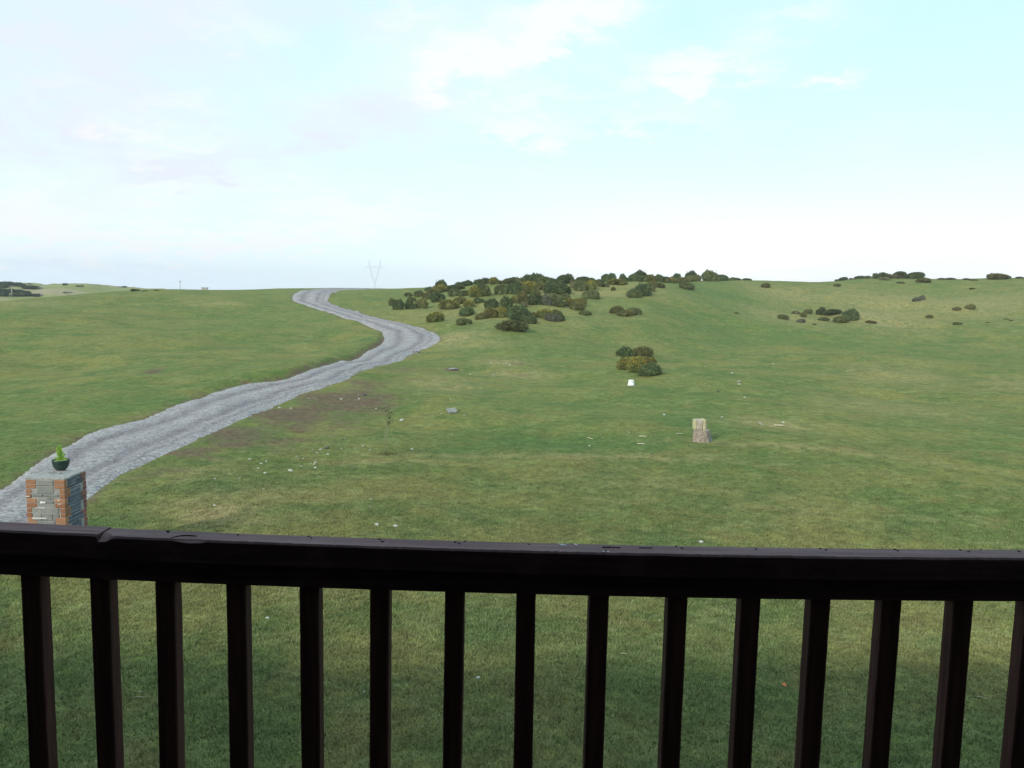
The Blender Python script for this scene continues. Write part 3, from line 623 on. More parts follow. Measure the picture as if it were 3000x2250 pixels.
# ------------------------------------------------------------------ bucket
mat_bucket, t, b = new_mat('white_plastic', .45, .5); tco = t.new('ShaderNodeTexCoord')
t.l.new(t.mix(t.ramp(t.noise(tco.outputs['Object'], 6), .4, .8), (.84, .85, .85), (.74, .74, .72)), b.inputs['Base Color'])
p = unproj(1849, 1129); dp = depth(p); rt = 19/F*dp/2; hb = 17/F*dp
e = empty('bucket', p-Vector((0, 0, .01)), .2, label='white plastic bucket standing upside down on the grass below the gorse clump', cat='bucket')
def lathe(prof, n=28):
    V = []; Fc = []
    for (r_, z_) in prof:
        for k in range(n): V.append((r_*math.cos(2*math.pi*k/n), r_*math.sin(2*math.pi*k/n), z_))
    for i in range(len(prof)-1):
        for k in range(n): Fc.append((i*n+k, i*n+(k+1) % n, (i+1)*n+(k+1) % n, (i+1)*n+k))
    Fc.append(tuple(range((len(prof)-1)*n, len(prof)*n))); Fc.append(tuple(range(n))[::-1]); return V, Fc
V, Fc = lathe([(rt, 0), (rt*.985, hb*.1), (rt*.84, hb*.93), (rt*.82, hb*.95), (rt*.76, hb*.93)])
mesh_obj('body', V, Fc, mat_bucket, e, smooth=False)
V, Fc = lathe([(rt*1.0, .0), (rt*1.1, 0.005), (rt*1.1, hb*.14), (rt*1.0, hb*.15)]); mesh_obj('rim', V, Fc, mat_bucket, e)
bm = bmesh.new(); tube(bm, [(rt*1.12*math.cos(a), -abs(rt*1.12*math.sin(a)), hb*.30-hb*.22*math.sin(a)) for a in np.linspace(0, math.pi, 14)], .006, 5)
bm_obj('handle', bm, mat_slab, e, smooth=True)
# print on the bucket: a row of dark marks
bm = bmesh.new()
for k in range(5):
    a = -math.pi/2-.42+k*.2; rr_ = rt*.885+.003; x_, y_ = rr_*math.cos(a), rr_*math.sin(a)
    vs4 = box(bm, -.012, .012, -.002, .002, 0, .022)
    bmesh.ops.rotate(bm, verts=vs4, cent=(0, 0, 0), matrix=Matrix.Rotation(a+math.pi/2, 3, 'Z')); bmesh.ops.translate(bm, verts=vs4, vec=(x_, y_, hb*.68))
bm_obj('printed_marks', bm, mat_dkstone, e)

# ------------------------------------------------------------------ stump with split log
mat_bark = simple_mat('weathered_bark', (.19, .15, .11), (.37, .31, .26), 16)
mat_split = simple_mat('split_wood', (.33, .28, .215), (.44, .37, .315), 7)
mat_sap_wood = simple_mat('yellow_sapwood', (.40, .37, .20), (.50, .46, .28), 7)
mat_greywood = simple_mat('grey_wood', (.14, .15, .16), (.22, .23, .24), 9)
p = unproj(2053, 1293); dp = depth(p); u_ = dp/F   # metres per photo pixel
e = empty('tree_stump', p-Vector((0, 0, .02)), .15, label='weathered brown tree stump with fluted bark standing alone on the grass', cat='stump')
def fluted(n, rad, h, nz, seed, top=1.0, sx=1.0):
    rs = random.Random(seed); V = []; Fc = []
    for j in range(nz+1):
        s = j/nz
        for k in range(n):
            a = 2*math.pi*k/n; rr_ = rad*(1.06-.06*min(1, s*2.2)+ (top-1)*s)*(1+.10*abs(math.sin(a*3.5+seed))-.05+.03*math.sin(a*11+s*3)+rs.uniform(-.015, .015))
            V.append((rr_*math.cos(a)*sx, rr_*math.sin(a), s*h+rs.uniform(-.004, .004)))
    for j in range(nz):
        for k in range(n): Fc.append((j*n+k, j*n+(k+1) % n, (j+1)*n+(k+1) % n, (j+1)*n+k))
    V.append((0, 0, h*.99)); c_ = len(V)-1
    for k in range(n): Fc.append((nz*n+k, nz*n+(k+1) % n, c_))
    return V, Fc
hs = 36*u_; rs0 = 23*u_
V, Fc = fluted(40, rs0, hs, 8, 3); mesh_obj('bark', V, Fc, mat_bark, e)
V, Fc = lathe([(rs0*.93, 0), (rs0*.93, .012), (rs0*.4, .02)], 24); o = mesh_obj('cut_top', V, Fc, mat_split, e); o.location = (0, 0, hs-.002)
V, Fc = fluted(20, 10*u_, 30*u_, 5, 9); o = mesh_obj('root_flare', V, Fc, mat_greywood, e); o.location = (rs0*1.08, .02, 0); o.rotation_euler = (0, R(-14), 0)
V, Fc = fluted(16, 6*u_, 24*u_, 4, 5); o = mesh_obj('root_flare', V, Fc, mat_bark, e); o.location = (rs0*.55, -rs0*.8, 0); o.rotation_euler = (R(-14), R(-10), 0)
q = p+Vector((-4*u_, 0, hs-.02+.02)); top = 29*u_
e2 = empty('split_log', q, .1, label='pale freshly split log standing in two pieces on top of the stump', cat='log', group='split logs on the stump')
bm = bmesh.new(); box(bm, -15*u_, 3.0*u_, -.17, .16, 0, top, .015, .010); bm_obj('log_half', bm, mat_split, e2)
bm = bmesh.new(); box(bm, -19*u_, -15.3*u_, -.15, .15, 0, top*.98, .012, .010); bm_obj('sapwood_strip', bm, mat_sap_wood, e2)
bm = bmesh.new(); box(bm, 4.6*u_, 12*u_, -.16, .15, 0, top*1.03, .012, .010); bm_obj('log_half', bm, mat_sap_wood, e2)
bm = bmesh.new(); box(bm, 12.6*u_, 17*u_, -.13, .15, 0, top*.97, .012, .010); bm_obj('bark_strip', bm, mat_bark, e2)

# ------------------------------------------------------------------ sapling with guard
mat_sap = simple_mat('sapling_leaf', (.05, .075, .03), (.085, .105, .045), 9)
mat_cane = simple_mat('pale_cane', (.20, .205, .12), (.27, .265, .17), 30)
p = unproj(1131, 1332); dp = depth(p); u_ = dp/F; Hs = 139*u_
e = empty('sapling', p, 0, label='spindly sapling with a small leafy head tied to pale canes, alone near the track', cat='sapling')
bm = bmesh.new(); stem = [(.01, 0, 0), (.0, .01, Hs*.35), (.03, 0, Hs*.62), (.05, 0, Hs*.85), (-.02, 0, Hs*.97)]
tube(bm, stem, [.009, .008, .007, .005, .003], 6)
for (a, z_, l) in ((.5, .75, .16), (2.4, .82, .2), (4.2, .7, .12), (0.1, .9, .14), (3.1, .96, .18), (5.5, .86, .12)):
    tube(bm, [(.04, 0, Hs*z_), (.04+math.cos(a)*l*.6, math.sin(a)*l*.6, Hs*z_+l*.35), (.04+math.cos(a)*l, math.sin(a)*l, Hs*z_+l*.4)], [.005, .004, .002], 5)
bm_obj('trunk', bm, mat_cane, e, smooth=True)
V = []; Fc = []; rs = random.Random(4)
for k in range(250):
    g = rs.choice(((.09, .83, .075, .10), (.10, .75, .06, .06), (.03, .93, .07, .045), (-.06, .985, .09, .02), (.14, .86, .05, .06), (.07, .68, .04, .035)))
    c_ = Vector((g[0]+rs.gauss(0, g[2]), rs.gauss(0, g[2]), Hs*(g[1])+rs.gauss(0, g[3])*.9)); d = Vector((rs.gauss(0, 1), rs.gauss(0, 1), rs.gauss(0, .6))).normalized(); sd2 = d.orthogonal().normalized(); s = rs.uniform(.014, .028)
    i = len(V); V += [c_-d*s, c_+sd2*s*.5, c_+d*s, c_-sd2*s*.5]; Fc.append((i, i+1, i+2, i+3))
mesh_obj('crown', V, Fc, mat_sap, e)
for (x0, x1, k) in ((-.055, -.03, .70), (.06, .035, .66)):
    bm = bmesh.new(); tube(bm, [(x0, .01, -.03), ((x0+x1)/2, 0, Hs*k/2), (x1, 0, Hs*k)], .005, 6); bm_obj('cane', bm, mat_cane, e, smooth=True)
bm = bmesh.new()
tube(bm, [(.06*math.cos(a), .06*math.sin(a), Hs*(.2+.012*a)) for a in np.linspace(0, 12*math.pi, 90)], .0035, 4)
bm_obj('tie', bm, mat_cane, e)
V = []; Fc = []
for k in range(260):
    a = rs.uniform(0, 6.28); r_ = abs(rs.gauss(0, .13)); x_, y_ = math.cos(a)*r_*1.4, math.sin(a)*r_; h_ = rs.uniform(.03, .11); i = len(V)
    V += [(x_-.005, y_, 0), (x_+.005, y_, 0), (x_+rs.gauss(0, .03), y_+rs.gauss(0, .03), h_)]; Fc.append((i, i+1, i+2))
o = mesh_obj('base_weeds', V, Fc, GM['olive'], e); o['kind'] = 'stuff'

# ------------------------------------------------------------------ gate pillar with planter
mat_brick, t, b = new_mat('orange_brick', .9, .15); tco = t.new('ShaderNodeTexCoord'); gi = t.new('ShaderNodeNewGeometry')
c = t.mix(gi.outputs['Random Per Island'], (.26, .120, .066), (.36, .185, .105)); c = t.mix(t.ramp(t.noise(tco.outputs['Object'], 18, 5, .7), .5, .75, 0, .6), c, (.36, .26, .17)); t.l.new(c, b.inputs['Base Color'])
mat_rbrick, t, b = new_mat('red_brick', .9, .15); gi = t.new('ShaderNodeNewGeometry'); tco = t.new('ShaderNodeTexCoord')
c = t.mix(gi.outputs['Random Per Island'], (.19, .085, .075), (.27, .12, .10)); c = t.mix(t.ramp(t.noise(tco.outputs['Object'], 16, 5, .7), .5, .8, 0, .5), c, (.26, .20, .20)); t.l.new(c, b.inputs['Base Color'])
mat_slate, t, b = new_mat('grey_stone_facing', .85, .25); gi = t.new('ShaderNodeNewGeometry'); tco = t.new('ShaderNodeTexCoord')
c = t.mix(gi.outputs['Random Per Island'], (.165, .172, .165), (.265, .262, .25)); c = t.mix(t.ramp(t.noise(tco.outputs['Object'], 14, 5, .7), .45, .75, 0, .6), c, (.33, .33, .30)); t.l.new(c, b.inputs['Base Color'])
mat_bslate, t, b = new_mat('blue_slate', .6, .45); gi = t.new('ShaderNodeNewGeometry'); tco = t.new('ShaderNodeTexCoord')
c = t.mix(gi.outputs['Random Per Island'], (.050, .068, .098), (.095, .120, .165)); c = t.mix(t.ramp(t.noise(tco.outputs['Object'], 14, 4, .7), .55, .75, 0, .6), c, (.20, .24, .31)); t.l.new(c, b.inputs['Base Color'])
mat_mortar = simple_mat('mortar', (.24, .235, .225), (.34, .33, .31), 20)
mat_cem = simple_mat('white_cement', (.62, .62, .60), (.74, .74, .72), 20)
# front right top corner and sizes follow from where its top edges lie in the view
PH = 1.62
def on_plane_z(px, py, z):
    d = ray(px, py); k = (z-EYE)/d.z; return Vector((d.x*k, d.y*k, z))
A = on_plane_z(72, 1399, PH); B = on_plane_z(189, 1400.5, PH)
yf = (A.y+B.y)/2; x0, x1 = A.x, B.x; Wp = x1-x0; Dp = .66
gz = tz((x0+x1)/2, yf+.3)
e = empty('gate_pillar', ((x0+x1)/2, yf+Dp/2, gz), 0, label='square gate pillar of grey stone with orange brick corners beside the track', cat='pillar')
hx, hy = Wp/2, Dp/2; Hp = PH-gz
bm = bmesh.new(); box(bm, -hx+.009, hx-.009, -hy+.009, hy-.009, -.25, Hp-.045); bm_obj('core', bm, mat_mortar, e)
bc = .0775
def quoins(corner_x, corner_y, mat, name, sx=1, phase=0):
    bm = bmesh.new(); n = int((Hp+.2)/bc); rs = random.Random(int(corner_x*100+corner_y*10)+3)
    for k in range(n+1):
        z1 = Hp-.035-k*bc; z0 = z1-bc+.010
        if z0 < -.25: break
        long_x = ((k//2)+phase) % 2 == 0
        lx = .165 if long_x else .085; ly = .085 if long_x else .165
        ex = rs.uniform(-.003, .004)
        xa, xb = (corner_x-lx, corner_x+ex) if corner_x > 0 else (corner_x-ex, corner_x+lx)
        ya, yb = (corner_y-ly, corner_y+ex) if corner_y > 0 else (corner_y-ex, corner_y+ly)
        box(bm, xa, xb, ya, yb, z0, z1, .006, .002)
    return bm_obj(name, bm, mat, e)
for (cx_, cy_, mt_, ph_) in ((-hx, -hy, mat_brick, 0), (hx, -hy, mat_brick, 0), (hx, hy, mat_rbrick, 1), (-hx, hy, mat_rbrick, 1)): quoins(cx_, cy_, mt_, 'brick_corner', phase=ph_)
def facing(axis, sign, mat, name, seed, course=(.05, .13), lens=(.09, .26)):
    bm = bmesh.new(); rs = random.Random(seed); z1 = Hp-.04; H_ = (hx if axis == 'y' else hy)
    while z1 > -.2:
        hcs = rs.uniform(*course); k = int((Hp-.035-z1+.03)/bc); longer = ((k//2) % 2 == 0) if axis == 'y' else ((k//2) % 2 == 1)
        m_ = (.175 if longer else .10); a0 = -H_+m_; a1 = H_-m_; x_ = a0
        while x_ < a1-.03:
            L_ = min(rs.uniform(*lens), a1-x_)
            if a1-(x_+L_) < .07: L_ = a1-x_
            pr = rs.uniform(-.004, .008); g = .007
            if axis == 'y':
                yy = sorted((sign*(hy-.04), sign*(hy+pr-.004))); box(bm, x_+g/2, x_+L_-g/2, yy[0], yy[1], z1-hcs+g, z1, .008, .004)
            else:
                xx = sorted((sign*(hx-.04), sign*(hx+pr-.004))); box(bm, xx[0], xx[1], x_+g/2, x_+L_-g/2, z1-hcs+g, z1, .006, .004)
            x_ += L_
        z1 -= hcs
    return bm_obj(name, bm, mat, e)
facing('y', -1, mat_slate, 'stone_facing', 5)
facing('y', 1, mat_slate, 'stone_facing', 6)
facing('x', 1, mat_bslate, 'slate_facing', 7, (.04, .08), (.12, .30))
facing('x', -1, mat_bslate, 'slate_facing', 8, (.04, .08), (.12, .30))
bm = bmesh.new(); rs = random.Random(2); n = 9
g = [[bm.verts.new((-hx+.004+(Wp-.008)*i/n, -hy+.004+(Dp-.008)*j/n, Hp-.012+(rs.uniform(-.010, .012) if 0 < i < n and 0 < j < n else rs.uniform(-.008, .004)))) for i in range(n+1)] for j in range(n+1)]
for j in range(n):
    for i in range(n): bm.faces.new((g[j][i], g[j][i+1], g[j+1][i+1], g[j+1][i]))
r = bmesh.ops.extrude_face_region(bm, geom=list(bm.faces)); 
for v in [v for v in r['geom'] if isinstance(v, bmesh.types.BMVert)]: v.co.z = Hp-.04
bmesh.ops.recalc_face_normals(bm, faces=list(bm.faces)); bm_obj('mortar_top', bm, mat_mortar, e)
bm = bmesh.new()
def smear(xa, xb, z_, h_): 
    yy = -hy-.007
    box(bm, xa, xb, yy-.004, yy+.01, z_, z_+h_, .003, .003)
P2 = lambda f_: -hx+f_*Wp
smear(P2(.36), P2(.50), Hp-.42, .03); smear(P2(.14), P2(.52), Hp-.672, .014); smear(P2(.24), P2(.48), Hp-.50, .008); smear(P2(.80), P2(.88), Hp-.37, .012); smear(P2(.0), P2(.10), Hp-.315, .012); smear(P2(.82), P2(.9), Hp-.43, .008)
bm_obj('cement_smears', bm, mat_cem, e)
bm = bmesh.new()
for k in range(5): box(bm, -.13+.045*k, -.10+.045*k, -.02+.03*(k % 2), .02+.03*(k % 2), Hp-.006, Hp+.018+.008*(k % 2), .005, .006)
o = bm_obj('mortar_lumps', bm, mat_mortar, e)
# planter
mat_pot = simple_mat('green_pot', (.018, .040, .036), (.030, .058, .050), 6, .45, .4)
mat_lime = simple_mat('lime_foliage', (.36, .55, .08), (.55, .72, .18), 12, .7, .2)
mat_soil = simple_mat('potting_soil', (.03, .022, .016), (.06, .045, .035), 30)
pc = on_plane_z(176, 1376, PH+.005); rp_ = .136; hp_ = .175
e = empty('planter', (pc.x, pc.y+.03, PH-.003), 0, label='dark green bowl planter standing on top of the gate pillar', cat='planter')
V = []; Fc = []; prof = [(.05, 0), (.07, .002), (.10, .035), (.122, .085), (.132, .14), (.138, .150), (.140, .172), (.130, .175), (.124, .160), (.118, .145)]
V, Fc = lathe(prof, 32); mesh_obj('bowl', V, Fc[:-2]+[Fc[-1]], mat_pot, e, smooth=True)
V, Fc = lathe([(.118, .138), (.118, .146), (.05, .156)], 24); mesh_obj('soil', V, Fc, mat_soil, e)
e = empty('dwarf_conifer', (pc.x-.005, pc.y+.03, PH+.145), 0, label='bright lime green dwarf conifer growing in the bowl on the pillar', cat='plant')
bm = bmesh.new(); tube(bm, [(0, 0, 0), (.004, 0, .10), (.0, 0, .26)], [.008, .006, .002], 6); bm_obj('trunk', bm, mat_stem, e)
V = []; Fc = []; rs = random.Random(8)
for k in range(900):
    z_ = rs.uniform(.0, 1)**1.1; rad = .050*max(1-z_, 0)**.55+.004; a = rs.uniform(0, 6.28); rq = rad*rs.uniform(.3, 1.25)*(1+.35*math.sin(a*3+z_*14))
    c_ = Vector((math.cos(a)*rq+.012*math.sin(z_*6), math.sin(a)*rq, .01+z_*.235)); d = Vector((math.cos(a)*.55, math.sin(a)*.55, 1)).normalized(); d += Vector((rs.gauss(0, .2), rs.gauss(0, .2), 0)); sd2 = d.orthogonal().normalized(); s = rs.uniform(.012, .024)
    i = len(V); V += [c_-sd2*s*.3, c_+sd2*s*.3, c_+d*s*1.3]; Fc.append((i, i+1, i+2))
for k in range(160):
    a = rs.uniform(0, 6.28); rq = rs.uniform(.05, .115); c_ = Vector((math.cos(a)*rq, math.sin(a)*rq, rs.uniform(.0, .03))); d = Vector((rs.gauss(0, .5), rs.gauss(0, .5), 1)).normalized(); sd2 = d.orthogonal().normalized(); s = rs.uniform(.012, .022)
    i = len(V); V += [c_-sd2*s*.4, c_+sd2*s*.4, c_+d*s]; Fc.append((i, i+1, i+2))
mesh_obj('crown', V, Fc, mat_lime, e)

# ------------------------------------------------------------------ balcony railing
mat_rail, t, b = new_mat('dark_stained_wood', .7, .10); tco = t.new('ShaderNodeTexCoord')
gn = t.noise(t.scale(tco.outputs['Object'], (3, 60, 60)), 1.0, 5, .65); g2 = t.noise(tco.outputs['Object'], 9, 4, .6)
c = t.mix(t.ramp(gn, .35, .7), (.040, .022, .025), (.072, .042, .048)); c = t.mix(t.ramp(g2, .5, .75, 0, .6), c, (.090, .055, .064))
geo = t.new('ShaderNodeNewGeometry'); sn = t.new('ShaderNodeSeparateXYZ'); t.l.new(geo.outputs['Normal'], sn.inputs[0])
top_light_f = t.math('MULTIPLY', t.ramp(sn.outputs[2], .55, .9), t.ramp(g2, .30, .60, .45, 1.0))   # sky light on the upper faces, put into the colour
c = t.mix(top_light_f, c, t.mix(t.ramp(gn, .35, .7), (.135, .076, .082), (.225, .140, .150))); t.l.new(c, b.inputs['Base Color'])
t.l.new(t.ramp(g2, .3, .7, .50, .75), b.inputs['Roughness'])
bp = t.new('ShaderNodeBump'); bp.inputs['Strength'].default_value = .35; bp.inputs['Distance'].default_value = .003; t.l.new(gn, bp.inputs['Height']); t.l.new(bp.outputs[0], b.inputs['Normal'])
mat_bal, t, b = new_mat('baluster_wood', .7, .12); tco = t.new('ShaderNodeTexCoord'); oi = t.new('ShaderNodeObjectInfo')
gn = t.noise(t.scale(tco.outputs['Object'], (60, 60, 3)), 1.0, 5, .65)
c = t.mix(t.ramp(gn, .35, .7), (.044, .019, .019), (.088, .040, .038)); t.l.new(c, b.inputs['Base Color'])
bp = t.new('ShaderNodeBump'); bp.inputs['Strength'].default_value = .35; bp.inputs['Distance'].default_value = .003; t.l.new(gn, bp.inputs['Height']); t.l.new(bp.outputs[0], b.inputs['Normal'])
YF = 1.775
def on_plane_y(px, py, y): d = ray(px, py); k = y/d.y; return Vector((d.x*k, y, EYE+d.z*k))
fe = [on_plane_y(px, py, YF) for px, py in [(0, 1559), (240, 1567), (493, 1578), (750, 1588), (1125, 1603), (1500, 1614.5), (1875, 1623), (2250, 1629), (2625, 1633.5), (3000, 1635.5)]]
pf = np.polyfit([p.x for p in fe], [p.z for p in fe], 2)
def zt(x):
    xc = max(-1.35, min(1.35, x)); return float(np.polyval(pf, xc)) + (x-xc)*float(np.polyval(np.polyder(pf), xc))
XJ = on_plane_y(285, 1568, YF).x
rail = empty('balcony_railing', (0, 1.8, 3.12), 0, label='dark brown stained wooden balcony railing with square balusters across the foreground', cat='railing')
def beam(name, xa, xb, y0, y1, top, bot, n, chips=None, seed=1, parent=rail):
    rs = random.Random(seed); V = []; Fc = []; base = Vector(rail.location)
    for i in range(n+1):
        x = xa+(xb-xa)*i/n; z = zt(x); ch = chips(x) if chips else (0, 0); w1 = rs.uniform(-.0006, .0006)
        # eight corner profile with small arrises
        bv = .004
        prof = [(y0, z-bot), (y0, z-top-bv-ch[1]+w1), (y0+bv+ch[0], z-top+w1-ch[1]*.1), (y1-bv, z-top), (y1, z-top-bv), (y1, z-bot)]
        for (y_, z_) in prof: V.append((x, y_-base.y, z_-base.z))
    m_ = 6
    for i in range(n):
        for k in range(m_): a = i*m_+k; b_ = i*m_+(k+1) % m_; Fc.append((a, b_, b_+m_, a+m_))
    Fc.append(tuple(range(m_))[::-1]); Fc.append(tuple(n*m_+k for k in range(m_)))
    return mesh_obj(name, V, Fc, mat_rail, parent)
def chips(x):
    a = on_plane_y(330, 1567, YF).x
    d = 0.0
    if XJ <= x < XJ+.032: d = 1-((x-XJ)/.032)**3
    e1 = max(0, 1-abs(x-on_plane_y(560, 1575, YF).x)/.035)**.6*.35 if abs(x-on_plane_y(560, 1575, YF).x) < .035 else 0
    return (.022*max(d, e1), .010*max(d, e1))
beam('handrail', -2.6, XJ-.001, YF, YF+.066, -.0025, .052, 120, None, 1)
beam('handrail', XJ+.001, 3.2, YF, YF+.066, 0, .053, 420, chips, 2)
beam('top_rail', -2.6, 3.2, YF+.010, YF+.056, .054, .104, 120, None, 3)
# nails / knots on the handrail
mat_nail = simple_mat('dark_nail', (.004, .004, .005), (.008, .008, .010), 10, .9, .05)
bm = bmesh.new(); bmesh.ops.create_cone(bm, cap_ends=True, segments=8, radius1=1, radius2=.9, depth=1)
nail_me = bpy.data.meshes.new('nail'); bm.to_mesh(nail_me); bm.free(); nail_me.materials.append(mat_nail)
for (px, py, s) in [(125, 1551, 4), (290, 1543, 3.2), (298, 1552, 3), (491, 1556, 3.4), (493, 1559, 4), (697, 1567, 3.2), (905, 1570, 3.4), (912, 1576, 3), (1112, 1580, 3.2), (1120, 1587, 4), (1334, 1588, 3.2), (1345, 1593, 3.4), (1363, 1584, 2.4),
                   (1551, 1595, 2.6), (1770, 1604, 5), (1782, 1604, 3), (1814, 1605, 3), (1776, 1614, 2.6), (1980, 1600, 3.2), (1998, 1606, 3.4), (2215, 1609, 3), (2403, 1607, 3.2), (2420, 1611, 3), (2618, 1607, 3.4), (2630, 1614, 3), (2812, 1610, 3.2), (2838, 1616, 3.4), (2870, 1609, 2.6), (2985, 1616, 3.2)]:
    d = ray(px, py)
    k = 1.8/d.y
    for _ in range(12): xx = d.x*k; k = (zt(xx)-EYE)/d.z
    q = Vector((d.x*k, d.y*k, zt(d.x*k))); q.y = min(max(q.y, YF+.008), YF+.060)
    o = bpy.data.objects.new('nail', nail_me); C.objects.link(o); o.parent = rail; o.location = q-Vector(rail.location)-Vector((0, 0, .0005)); s_ = s*.0009; o.scale = (s_*1.2, s_*1.2, .003)
# dark split in the grain, droppings
def strip_on_top(name, pts, wd, mat, h=.0012):
    V = []; Fc = []; n = len(pts)
    for i, (px, py) in enumerate(pts):
        d = ray(px, py); k = 1.8/d.y
        for _ in range(12): k = (zt(d.x*k)-EYE)/d.z
        ww = wd*math.sin(math.pi*(i+.35)/(n-.3)); y_ = min(max(d.y*k, YF+.006), YF+.060); x_ = d.x*k; z_ = zt(x_)
        for (dy, dz_) in ((-ww, 0), (-ww*.5, h), (ww*.5, h), (ww, 0)): V.append((x_, y_+dy-rail.location.y, z_+dz_-rail.location.z+.0003))
    for i in range(n-1):
        for k in range(3): a = i*4+k; Fc.append((a, a+4, a+5, a+1))
    return mesh_obj(name, V, Fc, mat, rail)
mat_drop = simple_mat('bird_dropping', (.50, .52, .60), (.72, .74, .80), 60)
strip_on_top('wood_split', [(500, 1577), (515, 1573), (530, 1570), (545, 1569), (560, 1569.5), (578, 1571)], .0032, mat_nail)
strip_on_top('wood_split', [(1765, 1604), (1778, 1603.5), (1792, 1604), (1815, 1605)], .002, mat_nail)
strip_on_top('wood_split', [(1872, 1605), (1885, 1606), (1900, 1606), (1912, 1606)], .002, mat_nail)
strip_on_top('bird_dropping', [(1637, 1595), (1644, 1596), (1651, 1597), (1659, 1598.5)], .004, mat_drop)
strip_on_top('bird_dropping', [(1681, 1595), (1685, 1595.5), (1689, 1597), (1692, 1598)], .004, mat_drop)
strip_on_top('bird_dropping', [(1765, 1616), (1768, 1616.5), (1771, 1617)], .003, mat_drop)
strip_on_top('bird_dropping', [(1778, 1616.5), (1781, 1617), (1784, 1617)], .003, mat_drop)
# balusters
for i, px in enumerate([-360, -140, 88, 290, 482, 690, 905, 1112, 1332, 1542, 1757, 1988, 2203, 2409, 2618, 2829, 3042, 3255, 3470]):
    q = on_plane_y(px, 1720, YF+.014); rs = random.Random(i); hw = .0222; ztop = zt(q.x)-.104+.004
    lean = {2: .000, 3: .002, 4: -.004, 9: .004}.get(i, rs.uniform(-.003, .003)); H_ = ztop-3.22
    V = []; Fc = []; n = 26; bv = .003
    for j in range(n+1):
        s = j/n; cx_ = lean*(1-s); wv = [rs.uniform(-.0004, .0004) for _ in range(8)]
        pr = [(-hw+bv, -hw), (hw-bv, -hw), (hw, -hw+bv), (hw, hw-bv), (hw-bv, hw), (-hw+bv, hw), (-hw, hw-bv), (-hw, -hw+bv)]
        for m_, (a, b_) in enumerate(pr): V.append((q.x+cx_+a+wv[m_], q.y+hw+b_-rail.location.y, 3.22+H_*s-rail.location.z))
    for j in range(n):
        for k in range(8): a = j*8+k; b_ = j*8+(k+1) % 8; Fc.append((a, b_, b_+8, a+8))
    Fc.append(tuple(range(8))[::-1]); Fc.append(tuple(n*8+k for k in range(8)))
    mesh_obj('baluster', V, Fc, mat_bal, rail)
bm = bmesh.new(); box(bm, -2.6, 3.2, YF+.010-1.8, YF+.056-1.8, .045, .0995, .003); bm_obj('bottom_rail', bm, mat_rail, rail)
for x_ in (-2.66, 3.26):
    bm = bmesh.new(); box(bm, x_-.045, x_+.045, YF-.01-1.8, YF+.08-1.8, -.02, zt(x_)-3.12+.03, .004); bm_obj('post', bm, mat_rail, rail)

# ------------------------------------------------------------------ balcony and house behind the viewer
mat_deck, t, b = new_mat('deck_boards', .8, .2); tco = t.new('ShaderNodeTexCoord')
t.l.new(t.mix(t.noise(t.scale(tco.outputs['Object'], (2, 40, 2)), 1), (.05, .032, .025), (.09, .06, .045)), b.inputs['Base Color'])
e = empty('balcony', (0, .5, 0), 0, label='timber balcony floor on posts carrying the railing', cat='balcony')
bm = bmesh.new(); y_ = -1.45
while y_ < 1.3: box(bm, -2.75, 3.35, y_, y_+.118, 3.07, 3.10, .003); y_ += .124
bm_obj('floor_boards', bm, mat_deck, e)
bm = bmesh.new(); box(bm, -2.75, 3.35, 1.315, 1.36, 2.86, 3.066, .004); box(bm, -2.75, 3.35, -1.45, -1.40, 2.86, 3.066, .004)
for k in range(9): x_ = -2.7+k*.74; box(bm, x_, x_+.05, -1.395, 1.31, 2.90, 3.066)
bm_obj('joists', bm, mat_deck, e)
for x_ in (-2.6, .3, 3.2):
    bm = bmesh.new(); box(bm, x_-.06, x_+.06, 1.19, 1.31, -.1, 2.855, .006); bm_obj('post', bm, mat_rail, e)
mat_render = simple_mat('shading_wall', (.045, .032, .026), (.07, .05, .042), 3)  # unseen walls coloured dark to cut light bounced onto the railing
mat_roof = simple_mat('roof_slate', (.07, .07, .075), (.11, .11, .115), 4)
mat_glass, t, b = new_mat('window_glass', .05, .5); b.inputs['Base Color'].default_value = (.02, .022, .025, 1)
e = empty('house', (-3, -5, 0), 0, label='two storey house, unseen walls kept dark for shade, whose balcony the view is taken from', cat='house')
def quad_wall(bm, xa, xb, y0, y1, z0, z1): box(bm, xa, xb, y0, y1, z0, z1)
bm = bmesh.new(); box(bm, -11, 11, -4, 4, -.3, 6.4); o = bm_obj('wall', bm, mat_render, e)  # stretched left so that its shadow covers the near lawn
bm = bmesh.new()
V = [(-11.3, -4.5, 6.3), (11.3, -4.5, 6.3), (11.3, 4.9, 6.3), (-11.3, 4.9, 6.3), (-11.3, 0, 9.4), (11.3, 0, 9.4), (-11.3, -4.5, 6.42), (11.3, -4.5, 6.42), (11.3, 4.9, 6.42), (-11.3, 4.9, 6.42)]
bv_ = [bm.verts.new(v) for v in V]
for f in ((0, 3, 2, 1), (6, 7, 5, 4), (9, 4, 5, 8), (0, 1, 7, 6), (3, 9, 8, 2), (0, 6, 4, 9, 3), (1, 2, 8, 5, 7)): bm.faces.new([bv_[i] for i in f])
bm_obj('roof', bm, mat_roof, e)
bm = bmesh.new(); box(bm, -.6, 7.2, 4.003, 6.20, 5.72, 5.84, .01); bm_obj('added_shade_slab', bm, mat_rail, e)  # added unseen slab that shades the near faces of the railing
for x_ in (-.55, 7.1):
    bm = bmesh.new(); box(bm, x_, x_+.08, 4.003, 5.6, 3.12, 5.71, .01); bm_obj('added_shade_side', bm, mat_rail, e)  # added unseen sides that keep more light off the railing
bm = bmesh.new(); box(bm, 2.4, 4.0, 4.003, 4.04, 3.1, 5.2, .01); d_ = bm_obj('balcony_door', bm, mat_rail, e)
